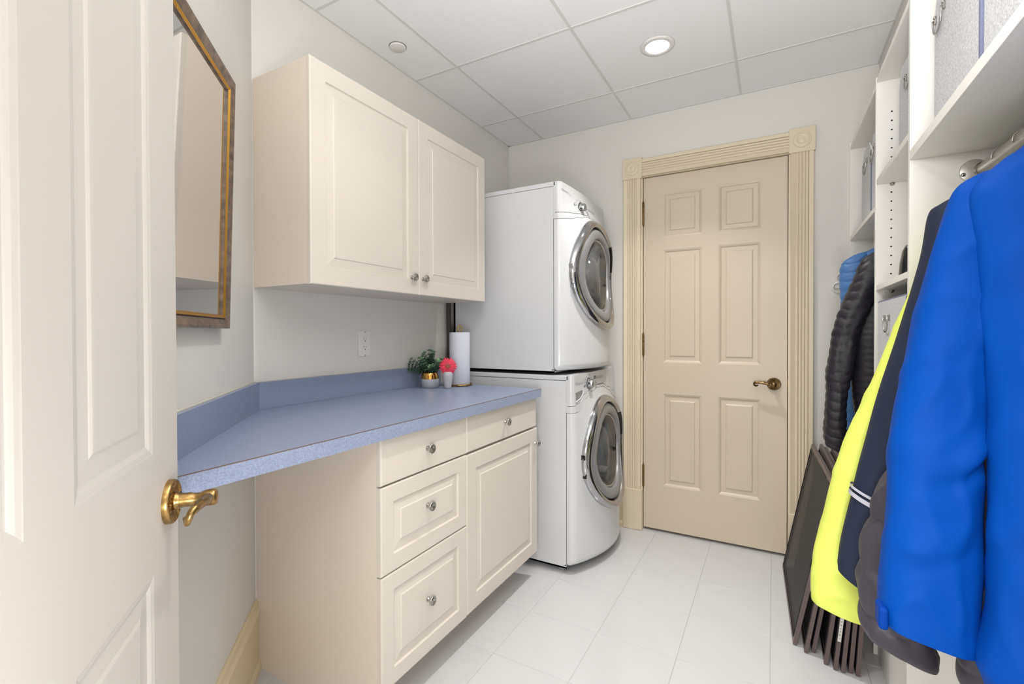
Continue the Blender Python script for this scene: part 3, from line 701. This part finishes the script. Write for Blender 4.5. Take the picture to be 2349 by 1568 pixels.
mb = MB(); mb.add([MP(a, b_, 0.0005) for a, b_ in ((s0+.001, mz0+.001), (s1_-.001, mz0+.001), (s1_-.001, mz1-.001), (s0+.001, mz1-.001))], [(0, 1, 2, 3)]); mb.build('backing', M['seam'], mr)

# ================================================================== CLOSET SHELVING
SX = 1.960; TOP = 2.143; TH = .019
cs = empty('closet_shelving', (2.14, 1.5, 0), 'built-in white closet shelving along the right wall, open bays', 'shelving')
P3, P2, P1, P4 = 1.680, 2.178, 2.864, .740
for y in (P4, P3, P2, P1): MB().box((SX, y, 0.001), (RW-.002, y+TH, TOP), .0008, 1).build('side_panel', M['organizer'], cs)
MB().box((RW-.008, P4+TH, .001), (RW-.002, P1, TOP-.001)).build('back_panel', M['organizer'], cs)
def shelf(y0, y1, z, x0=SX+.002, t_=.019): return MB().box((x0, y0+.0005, z), (RW-.009, y1-.0005, z+t_), .0006, 1).build('shelf', M['organizer'], cs)
shelf(P4+TH, P3, 1.680, SX, .026); shelf(P4+TH, P3, TOP-.02); shelf(P4+TH, P3, .09)
shelf(P3+TH, P2, TOP-.02); shelf(P3+TH, P2, 1.7475); shelf(P3+TH, P2, 1.3565); shelf(P3+TH, P2, .985)
shelf(P2+TH, P1, TOP-.034); shelf(P2+TH, P1, 1.657)
MB().box((SX+.012, P3+TH+.001, .002), (SX+.030, P2-.001, .60), .001).build('drawer_front', M['organizer'], cs)
mb = MB()
for base_ in (2.0085, 1.7150):
    n_ = 6 if base_ > 2 else 11
    for k in range(n_):
        mb.lathe([(.0028, .0), (.0028, .0004), (0, .0004)], (2.006, P2-.0001, base_-.0331*k), (0, -1, 0), n=10)
mb.build('pin_holes', M['hole'], cs)['kind'] = 'stuff'
for z in (1.7455, 1.3545):
    mb = MB(); mb.lathe([(.0075, 0), (.0075, .004), (.003, .006), (.003, .010)], (2.008, P2, z-.0005), (0, -1, 0), n=14); mb.build('shelf_pin', M['nickel'], cs)
RX, RZ = 2.112, 1.628
MB().lathe([(.0185, 0), (.0185, P3-.012-P4-TH)], (RX, P4+TH+.006, RZ), (0, 1, 0), n=28).build('hanging_rod', M['pipe'], cs)
fl_ = MB(); fl_.lathe([(.024, 0), (.024, .003), (.018, .0045), (.0175, .012), (.0165, .012), (.0165, .004)], (RX, P3-.0002, RZ), (0, -1, 0), n=32, caps=False); fl_.lathe([(.0235, .0005), (0, .0005)], (RX, P3-.0004, RZ), (0, -1, 0), n=32)
f_ = fl_.build('rod_flange', M['nickel'], cs)
MB().lathe([(.030, 0), (.030, .0025), (.028, .0035), (0, .0035)], (2.092, P3-.0002, RZ), (0, -1, 0), n=36).build('flange_plate', M['pipe'], f_)
MB().lathe([(.0055, 0), (.005, .003), (0, .003)], (2.070, P3-.0035, RZ-.008), (0, -1, 0), n=14).build('screw', M['chrome'], f_)
RZC = 1.600
MB().lathe([(.014, 0), (.014, P1-P2-TH-.004)], (RX, P2+TH+.002, RZC), (0, 1, 0), n=24).build('hanging_rod', M['pipe'], cs)
# ---------------- baskets
def basket(y0, y1, z0, z1, x, label, cham=.04, hy=None, strip=True, group='grey fabric storage baskets'):
    t = empty('storage_basket', ((x+RW)/2, (y0+y1)/2, z0), label, 'basket', group)
    mb = MB(); xb = RW-.03; t_ = .004
    # front outline in the y,z plane with sloped upper corners
    out = [(y0, z0), (y1, z0), (y1, z1-cham*1.5), (y1-cham*.25, z1-cham*.7), (y1-cham, z1), (y0+cham, z1), (y0+cham*.25, z1-cham*.7), (y0, z1-cham*1.5)]
    n_ = len(out)
    mb.add([(x, a, b_) for a, b_ in out]+[(x+t_, a, b_) for a, b_ in out], [tuple(range(n_)), tuple(range(n_, 2*n_))[::-1]]+[(i, (i+1) % n_, n_+(i+1) % n_, n_+i) for i in range(n_)])
    mb.box((x+.001, y0, z0), (xb, y0+t_, z1-cham)); mb.box((x+.001, y1-t_, z0), (xb, y1, z1-cham)); mb.box((xb-t_, y0, z0), (xb, y1, z1-cham)); mb.box((x+.001, y0, z0), (xb, y1, z0+t_))
    mb.build('fabric_body', M['basket'], t)
    if strip:
        MB().tube([Vector((x+.002, a, b_)) for a, b_ in out[2:8]], .0028, 8).build('rim', M['plate'] if cham > .02 else M['trimfab'], t)
        tb = MB(); tb.box((x-.0025, y0-.001, z0+.001), (x+.0045, y0+.010, z1-cham*1.6), .001, 1); tb.build('binding', M['trimfab'], t)
    hc = hy if hy is not None else (y0+y1)/2; hz = z0+(z1-z0)*.80
    for sy in (-.034, .034):
        h = MB(); h.box((x-.004, hc+sy-.004, hz-.012), (x+.0005, hc+sy+.004, hz+.010), .0015, 1)
        h.lathe([(.005, 0), (.0045, .003), (0, .004)], (x-.003, hc+sy, hz+.006), (-1, 0, 0), n=12); h.build('handle_clip', M['nickel'], t)
    pts = [Vector((x-.007, hc+.034*math.cos(a), hz-.002-.046*max(0, math.sin(a))**.8)) for a in [PI*i/20 for i in range(21)]]
    MB().tube(pts, .0023, 8).build('ring_handle', M['nickel'], t)
    return t
basket(1.262, 1.577, 1.7075, 2.06, 1.988, 'grey herringbone fabric basket on the top shelf above the blue jacket, touching the divider', hy=1.528)
basket(.93, 1.252, 1.7075, 2.06, 1.988, 'grey herringbone fabric basket on the top shelf at the right edge of the picture')
basket(1.715, 1.985, 1.767, 2.055, 1.992, 'grey fabric basket on the upper shelf of the narrow bay, mostly hidden by the divider')
basket(1.735, 2.170, 1.0055, 1.313, 1.968, 'grey fabric basket with a ring handle on the lowest visible shelf of the narrow bay', cham=.003, hy=2.005)
basket(2.275, 2.500, 1.677, 1.955, 1.962, 'grey fabric basket on the far bay shelf, nearest the far wall', cham=.05, hy=2.40)
basket(2.205, 2.268, 1.677, 1.955, 1.962, 'grey fabric basket on the far bay shelf, half hidden behind the divider', cham=.02, strip=False)
# black case on shelf 2
mb = MB(); vs = []; yc_, xc_ = 1.930, 2.006
rings = [(0, .026, .018), (.012, .031, .022), (.05, .031, .021), (.085, .027, .017), (.100, .018, .011), (.104, .006, .005)]
for z, a, b_ in rings:
    for i in range(28):
        t_ = 2*PI*i/28; c_, s_ = math.cos(t_), math.sin(t_); vs.append(Vector((xc_+math.copysign(abs(c_)**.6, c_)*b_, yc_+math.copysign(abs(s_)**.6, s_)*a - z*.25, 1.376+z)))
mb.add(vs, [(j*28+i, j*28+(i+1) % 28, (j+1)*28+(i+1) % 28, (j+1)*28+i) for j in range(5) for i in range(28)]+[tuple(range(28))[::-1], tuple(5*28+i for i in range(28))], True)
tag(mb.build('black_case', M['black'], loc=(xc_, yc_, 1.376)), 'glossy black rounded case standing on the middle shelf of the narrow bay', 'case')

# ================================================================== COATS
def cat(ps, t):
    n_ = len(ps)-1; x = t*n_; i = min(int(x), n_-1); u = x-i
    p0, p1, p2, p3 = ps[max(i-1, 0)], ps[i], ps[i+1], ps[min(i+2, n_)]
    return [.5*((2*b_)+(-a+c)*u+(2*a-5*b_+4*c-d)*u*u+(-a+3*b_-3*c+d)*u**3) for a, b_, c, d in zip(p0, p1, p2, p3)]
def sleeve_mb(rings, nz=60, nt_=56, fold=.006, fscale=(9, 9, 3.0), quilt=0, qd=.006, seed=0, cap=True, tilt=0, power=.85, crease=0, lo=0.0, hi=1.0, off=0.0, zwob=0, elbow=None):
    """rings: (z, cx, cy, a, b, tilt) from top to bottom, horizontal sections"""
    mb = MB(); vs = []
    zt = rings[0][0]; L = zt-rings[-1][0]
    for j in range(nz+1):
        t_ = lo+(hi-lo)*j/nz
        z, cx, cy, a, b_, tl = cat(rings, t_)
        for i in range(nt_):
            th_ = 2*PI*i/nt_; c_, s_ = math.cos(th_), math.sin(th_)
            ex = math.copysign(abs(c_)**power, c_); ey = math.copysign(abs(s_)**power, s_)
            nz_ = noise.noise(Vector((ex*a*fscale[0]+seed, ey*b_*fscale[1]+seed*2.1, z*fscale[2]+seed)))
            n2 = noise.noise(Vector((ex*a*30+seed*3, ey*b_*30, z*9+seed)))
            n3 = 1-abs(noise.noise(Vector((ex*a*14+seed*5, ey*b_*10+z*5, z*6+seed))))*2
            d = fold*(nz_*1.3 + n2*.35 + max(0, n3-.55)*crease)
            if quilt:
                ph = (z*quilt + .35*noise.noise(Vector((th_*1.5, z*4, seed)))) % 1.0
                d += qd*(math.sqrt(abs(math.sin(PI*ph)))-.75)
            if elbow:
                for (ez, eth, amp) in elbow:
                    dth = (th_-eth+PI) % (2*PI)-PI; zz = z-ez-.03*math.sin(dth*1.5)
                    d += amp*math.exp(-(dth/.75)**2)*(math.exp(-((zz-.028)/.030)**2) - .9*math.exp(-((zz+.012)/.016)**2))
            d += off
            vs.append(Vector((cx+ex*(a+d), cy+ey*(b_+d*.9), z+tl*ex*a + zwob*noise.noise(Vector((ex*3, ey*3, seed)))*(t_**6))))
    fs = [(j*nt_+i, j*nt_+(i+1) % nt_, (j+1)*nt_+(i+1) % nt_, (j+1)*nt_+i) for j in range(nz) for i in range(nt_)]
    if cap:
        # turn the hem inwards and close a little above
        for (j0, up) in ((nz, 1), (0, -1)):
            row = vs[j0*nt_:(j0+1)*nt_]; c0 = sum(row, Vector())/nt_
            k = len(vs); vs += [p.lerp(c0, .10)+Vector((0, 0, up*.004)) for p in row]; vs.append(c0+Vector((0, 0, up*(.03 if j0 else .0))))
            fs += [(j0*nt_+i, j0*nt_+(i+1) % nt_, k+(i+1) % nt_, k+i) for i in range(nt_)]
            fs += [(k+i, k+(i+1) % nt_, k+nt_) for i in range(nt_)]
    mb.add(vs, fs, True); return mb
def hanger(y, label, rz=RZ, x=RX, w_=.105):
    t = empty('coat_hanger', (x, y, rz), label, 'hanger', 'coat hangers')
    MB().tube([Vector((x+.0205*math.cos(a), y, rz+.0205*math.sin(a))) for a in [PI*1.1-i*PI*1.35/14 for i in range(15)]]+[Vector((x+.004, y, rz-.035)), Vector((x, y, rz-.075))], .0016, 8).build('hook', M['pipe'], t)
    MB().tube([Vector((x-w_, y, rz-.155)), Vector((x-w_*.6, y, rz-.115)), Vector((x, y, rz-.078)), Vector((x+w_*.6, y, rz-.115)), Vector((x+w_, y, rz-.155))], .007, 8).build('shoulder_bar', M['hanger'], t)
# ---- blue shell jacket
yb = 1.12
bj = empty('blue_jacket', (2.11, yb, .57), 'bright blue shell jacket hanging at the front of the rod', 'jacket', 'jackets on the near rod')
body = [(1.535, 2.105, yb+.005, .080, .045, 0), (1.520, 2.105, yb+.003, .108, .052, .06), (1.505, 2.110, yb, .142, .057, .10), (1.480, 2.113, yb, .168, .060, .10), (1.43, 2.115, yb-.003, .182, .063, 0), (1.36, 2.117, yb-.004, .180, .065, 0), (1.25, 2.120, yb-.005, .172, .066, 0), (1.15, 2.122, yb-.008, .167, .068, 0), (1.0, 2.122, yb-.01, .163, .070, 0), (.85, 2.122, yb-.01, .163, .072, 0), (.72, 2.122, yb-.01, .166, .074, 0), (.64, 2.122, yb-.01, .176, .076, .0), (.60, 2.122, yb-.01, .174, .074, -.06), (.572, 2.122, yb-.01, .170, .072, -.10)]
sleeve_mb(body, 120, 110, .007, (6, 6, 1.1), seed=1.3, crease=1.2, zwob=.01, elbow=[(1.30, -2.0, .004), (.86, -2.3, .006)]).build('body', M['blue'], bj)
sl = [(1.492, 1.985, yb+.03, .035, .022, .2), (1.475, 1.972, yb+.03, .048, .036, .2), (1.43, 1.965, yb+.032, .054, .046, 0), (1.32, 1.948, yb+.034, .062, .050, 0), (1.17, 1.922, yb+.036, .066, .052, 0), (1.0, 1.900, yb+.036, .070, .053, 0), (.87, 1.895, yb+.036, .069, .054, 0), (.77, 1.892, yb+.036, .071, .054, 0), (.68, 1.888, yb+.036, .072, .054, -.15), (.645, 1.888, yb+.036, .072, .054, -.20), (.632, 1.888, yb+.036, .070, .053, -.22)]
sleeve_mb(sl, 160, 90, .0065, (8, 8, 1.7), seed=4.7, crease=1.1, power=.8, elbow=[(.965, -.9, .011), (.80, -1.5, .003), (1.18, -1.3, .003)]).build('sleeve', M['blue'], bj)
slr = [(z, 2*2.112-cx-.03, cy, min(a, .045), b_, -tl) for z, cx, cy, a, b_, tl in sl]
sleeve_mb(slr, 60, 40, .004, seed=8.1).build('sleeve', M['blue'], bj)
col = [(1.585, 2.10, yb, .070, .046, 0), (1.57, 2.10, yb, .082, .054, 0), (1.54, 2.10, yb-.002, .090, .058, 0), (1.512, 2.10, yb-.002, .094, .060, 0), (1.495, 2.10, yb-.002, .088, .055, 0)]
sleeve_mb(col, 24, 60, .006, (14, 14, 8), seed=2.2).build('hood_collar', M['blue'], bj)
tabm = MB(); tabm.box((1.806, yb-.012, .640), (1.822, yb+.030, .682), .006, 3); tabm.build('cuff_tab', M['blue_dark'], bj)
mb = MB(); mb.tube([(2.118, yb-.083, 1.47-.05*q) for q in range(18)], .0025, 6); mb.build('zipper', M['navy'], bj)
hanger(yb, 'hanger inside the bright blue shell jacket')
# ---- charcoal puffer
yp = 1.325
pj = empty('puffer_coat', (2.11, yp, .45), 'charcoal puffer coat hanging just behind the bright blue jacket', 'coat', 'jackets on the near rod')
body = [(1.50, 2.115, yp, .08, .040, 0), (1.46, 2.118, yp, .135, .052, 0), (1.40, 2.12, yp, .15, .060, 0), (1.1, 2.125, yp, .155, .062, 0), (.8, 2.125, yp, .158, .064, 0), (.56, 2.13, yp, .160, .066, 0), (.475, 2.13, yp, .155, .062, 0), (.45, 2.13, yp, .145, .052, 0)]
sleeve_mb(body, 120, 64, .004, seed=11, quilt=12, qd=.006).build('body', M['charcoal'], pj)
sl = [(1.47, 2.00, yp, .03, .025, 0), (1.40, 1.985, yp, .045, .04, 0), (1.2, 1.990, yp, .058, .05, 0), (1.04, 1.962, yp, .060, .05, 0), (.94, 1.932, yp, .062, .052, 0), (.84, 1.902, yp, .064, .054, 0), (.735, 1.880, yp, .066, .054, 0), (.63, 1.874, yp, .068, .054, -.15), (.555, 1.874, yp, .068, .052, -.35), (.515, 1.876, yp, .067, .048, -.42), (.497, 1.880, yp, .060, .040, -.42)]
sleeve_mb(sl, 150, 64, .006, (10, 10, 5), seed=21, quilt=9, qd=.013, crease=1.4).build('sleeve', M['charcoal'], pj)
hanger(yp, 'hanger inside the charcoal puffer coat')
# ---- navy softshell
yn = 1.450
nj = empty('navy_jacket', (2.11, yn, .5), 'navy softshell jacket with a reflective sleeve stripe, behind the charcoal puffer', 'jacket', 'jackets on the near rod')
body = [(1.545, 2.115, yn, .06, .035, 0), (1.525, 2.115, yn, .10, .042, 0), (1.50, 2.115, yn, .13, .046, 0), (1.42, 2.12, yn, .145, .050, 0), (1.0, 2.125, yn, .15, .052, 0), (.6, 2.125, yn, .155, .054, 0), (.50, 2.13, yn, .15, .05, 0)]
sleeve_mb(body, 60, 56, .005, seed=31).build('body', M['navy'], nj)
sl = [(1.540, 2.060, yn, .018, .014, .3), (1.532, 2.040, yn, .036, .024, .3), (1.514, 2.014, yn, .048, .034, .28), (1.485, 2.000, yn, .052, .042, .15), (1.37, 1.990, yn, .056, .047, 0), (1.20, 1.953, yn, .059, .048, 0), (1.076, 1.921, yn, .060, .048, 0), (.933, 1.893, yn, .062, .049, 0), (.797, 1.869, yn, .063, .049, -.10), (.66, 1.849, yn, .065, .049, -.3), (.590, 1.843, yn, .066, .048, -.5), (.570, 1.843, yn, .0655, .047, -.55), (.562, 1.843, yn, .065, .047, -.55)]
sleeve_mb(sl, 100, 64, .0035, (8, 8, 2.5), seed=37).build('sleeve', M['navy'], nj)
for a_, b2 in ((.6690, .6732), (.6775, .6838)):
    sl2 = [(z, cx, cy, a, b_, -.45 if z < .9 else tl) for z, cx, cy, a, b_, tl in sl]
    sleeve_mb(sl2, 3, 64, .0035, (8, 8, 2.5), seed=37, lo=a_, hi=b2, off=.0032, cap=False).build('reflective_stripe', M['reflect'], nj)
hanger(yn, 'hanger inside the navy softshell jacket')
# ---- yellow jacket
yy_ = 1.565
yj = empty('yellow_jacket', (2.11, yy_, .42), 'neon yellow jacket with one sleeve swinging out, last on the near rod', 'jacket', 'jackets on the near rod')
body = [(1.50, 2.115, yy_, .07, .03, 0), (1.47, 2.115, yy_, .12, .04, 0), (1.40, 2.12, yy_, .14, .045, 0), (1.0, 2.13, yy_, .15, .048, 0), (.6, 2.13, yy_, .15, .05, 0), (.52, 2.13, yy_, .145, .046, 0)]
sleeve_mb(body, 60, 56, .004, seed=41).build('body', M['yellow'], yj)
sl = [(1.46, 2.03, yy_, .03, .02, 0), (1.40, 2.015, yy_, .045, .034, 0), (1.124, 1.930, yy_, .052, .042, 0), (1.03, 1.900, yy_, .054, .044, 0), (.872, 1.852, yy_, .058, .045, 0), (.698, 1.816, yy_, .062, .046, 0), (.546, 1.795, yy_, .066, .046, 0), (.480, 1.791, yy_, .067, .046, -.10), (.452, 1.791, yy_, .066, .046, -.18), (.438, 1.792, yy_, .064, .045, -.22)]
sleeve_mb(sl, 110, 64, .0055, (10, 10, 5), seed=43, crease=1.4).build('sleeve', M['yellow'], yj)
hanger(yy_, 'hanger inside the neon yellow jacket')
# ---- far bay: black quilted, blue quilted, navy coat
yk = 2.355
kj = empty('quilted_jacket', (2.11, yk, .7), 'black quilted down jacket hanging in the far bay', 'jacket', 'jackets in the far bay')
body = [(1.555, 2.11, yk, .07, .035, 0), (1.53, 2.11, yk, .115, .044, 0), (1.48, 2.11, yk, .155, .052, 0), (1.40, 2.11, yk, .180, .056, 0), (1.2, 2.108, yk, .196, .058, 0), (1.0, 2.106, yk, .194, .058, 0), (.8, 2.108, yk, .180, .058, 0), (.72, 2.108, yk, .172, .052, 0)]
sleeve_mb(body, 260, 72, .006, (9, 9, 6), seed=51, quilt=38, qd=.0035, crease=.8).build('body', M['quilt_black'], kj)
sl = [(1.525, 2.005, yk-.03, .028, .02, .2), (1.50, 1.988, yk-.03, .045, .034, .2), (1.435, 1.966, yk-.03, .050, .042, .1), (1.314, 1.924, yk-.03, .050, .045, 0), (1.206, 1.894, yk-.03, .047, .045, 0), (1.04, 1.866, yk-.03, .042, .044, 0), (.93, 1.856, yk-.03, .038, .043, 0), (.82, 1.851, yk-.03, .036, .042, 0), (.767, 1.850, yk-.03, .036, .040, -.3), (.738, 1.852, yk-.03, .033, .036, -.45), (.722, 1.854, yk-.03, .027, .030, -.5)]
sleeve_mb(sl, 260, 64, .0055, (16, 16, 9), seed=53, quilt=27, qd=.0042, crease=1.2, power=.75).build('sleeve', M['quilt_black'], kj)
hanger(yk, 'hanger inside the black quilted jacket', RZC)
yq = 2.505
qj = empty('quilted_jacket', (2.11, yq, .7), 'light blue quilted down jacket behind the black quilted one', 'jacket', 'jackets in the far bay')
body = [(1.575, 2.11, yq, .07, .035, 0), (1.555, 2.11, yq, .12, .044, 0), (1.52, 2.11, yq, .165, .050, 0), (1.44, 2.11, yq, .175, .054, 0), (1.2, 2.11, yq, .175, .056, 0), (.95, 2.11, yq, .175, .056, 0), (.75, 2.11, yq, .165, .050, 0)]
sleeve_mb(body, 160, 56, .003, seed=61, quilt=28, qd=.004).build('body', M['quilt_blue'], qj)
sl = [(1.545, 1.965, yq, .03, .02, .25), (1.525, 1.948, yq, .046, .034, .25), (1.49, 1.937, yq, .050, .042, .1), (1.40, 1.934, yq, .050, .045, 0), (1.2, 1.938, yq, .042, .042, 0), (.9, 1.938, yq, .036, .038, 0), (.78, 1.94, yq, .030, .032, 0)]
sleeve_mb(sl, 170, 48, .003, seed=63, quilt=26, qd=.0045).build('sleeve', M['quilt_blue'], qj)
hanger(yq, 'hanger inside the light blue quilted jacket', RZC)
yw = 2.66
wj = empty('dark_coat', (2.11, yw, .58), 'plain dark coat hanging last in the far bay, near the far wall', 'coat', 'jackets in the far bay')
body = [(1.54, 2.115, yw, .07, .03, 0), (1.50, 2.115, yw, .12, .042, 0), (1.42, 2.12, yw, .15, .05, 0), (1.0, 2.105, yw, .185, .055, 0), (.75, 2.10, yw, .19, .055, 0), (.60, 2.10, yw, .185, .05, 0)]
sleeve_mb(body, 60, 56, .005, seed=71).build('body', M['quilt_black'], wj)
hanger(yw, 'hanger inside the plain dark coat', RZC)
# white ring hook on the far wall
wh = empty('wall_hook', (1.925, FW-.002, 1.45), 'white plastic double-loop hook on the far wall beside the shelving', 'hook')
for (cx_, cz_) in ((1.934, 1.478), (1.918, 1.430)):
    MB().tube([(cx_+.026*math.cos(a), FW-.010-.004*math.sin(a), cz_+.024*math.sin(a)) for a in [2*PI*i/28 for i in range(28)]], .0055, 8, closed=True).build('loop', M['plate'], wh)
bx('hook_plate', (1.905, FW-.008, 1.425), (1.945, FW-.001, 1.485), M['plate'], wh, .002)

# ================================================================== WINDOW SCREENS
labels = ['brown-framed insect screen, outermost of the leaning stack, nearest the far door', 'brown-framed insect screen, second from the outside of the leaning stack', 'brown-framed insect screen, third from the outside of the leaning stack', 'brown-framed insect screen, fourth from the outside of the leaning stack', 'brown-framed insect screen with a white paper sticker on its edge', 'brown-framed insect screen, just behind the one with the sticker', 'brown-framed insect screen, second from the shelving in the leaning stack', 'brown-framed insect screen leaning directly on the shelving']
spec_ = [(1.7050, 2.092, 2.765, .195, .655), (1.7400, 2.060, 2.745, .168, .66), (1.7640, 2.075, 2.735, .160, .65), (1.7990, 2.022, 2.70, .124, .66), (1.8260, 2.005, 2.69, .101, .66), (1.8480, 2.003, 2.68, .088, .66), (1.8710, 2.012, 2.68, .073, .65), (1.8910, 2.006, 2.67, .062, .65)]
for k, (xb, ya, yb2, slope, L) in enumerate(spec_):
    up = Vector((slope, 0, 1)).normalized(); nrm = Vector((-up.z, 0, up.x)); base_ = Vector((xb, 0, .0025+.006*slope)); Y = Vector((0, 1, 0))
    # frame 1 sits skewed on the floor in plan
    skew = (-.026 if k == 0 else -.012 if k < 3 else 0)
    Yv = Vector((skew, yb2-ya, 0)).normalized(); Lw = (yb2-ya)
    t = empty('window_screen', (xb, ya, 0), labels[k], 'window screen', 'window screens leaning by the shelving')
    O = Vector((xb, ya, .003)); tt = .0125; fw_ = .020
    def bar(u0_, u1_, v0_, v1_, name='frame_bar'):
        mb = MB(); q = [O+Yv*u+up*v+nrm*w_ for w_ in (-tt/2, tt/2) for (u, v) in ((u0_, v0_), (u1_, v0_), (u1_, v1_), (u0_, v1_))]
        mb.add(q, [(0, 1, 2, 3), (7, 6, 5, 4), (0, 4, 5, 1), (1, 5, 6, 2), (2, 6, 7, 3), (3, 7, 4, 0)])
        # inner lip, slightly proud
        return mb.build(name, M['screenframe'], t)
    bar(0, fw_, 0, L); bar(Lw-fw_, Lw, 0, L); bar(fw_, Lw-fw_, 0, fw_); bar(fw_, Lw-fw_, L-fw_, L)
    mb = MB(); q = [O+Yv*u+up*v+nrm*.002 for (u, v) in ((fw_*.8, fw_*.8), (Lw-fw_*.8, fw_*.8), (Lw-fw_*.8, L-fw_*.8), (fw_*.8, L-fw_*.8))]
    mb.add(q, [(0, 1, 2, 3)]); mb.build('screen_mesh', M['mesh'], t)
    # spline bead around the mesh
    bead = MB(); bead.tube([O+Yv*u+up*v+nrm*.0065 for (u, v) in ((fw_, fw_), (Lw-fw_, fw_), (Lw-fw_, L-fw_), (fw_, L-fw_))], .0022, 6, closed=True); bead.build('spline_bead', M['black'], t)
    if k == 4:
        P = lambda a, v: O+Yv*(-.0006)+up*v+nrm*a
        mb = MB(); mb.add([P(-.005, .105), P(.005, .105), P(.005, .30), P(-.005, .30)], [(0, 1, 2, 3)]); sk = mb.build('sticker', M['sticker'], t)
        mb = MB()
        for q in range(14):
            v = .115+.012*q; mb.add([P(-.002, v)-Yv*.0003, P(.0025, v)-Yv*.0003, P(.0025, v+.006*(1 if q % 3 else .5))-Yv*.0003, P(-.002, v+.006*(1 if q % 3 else .5))-Yv*.0003], [(0, 1, 2, 3)])
        mb.build('sticker_print', M['greyprint'], sk)
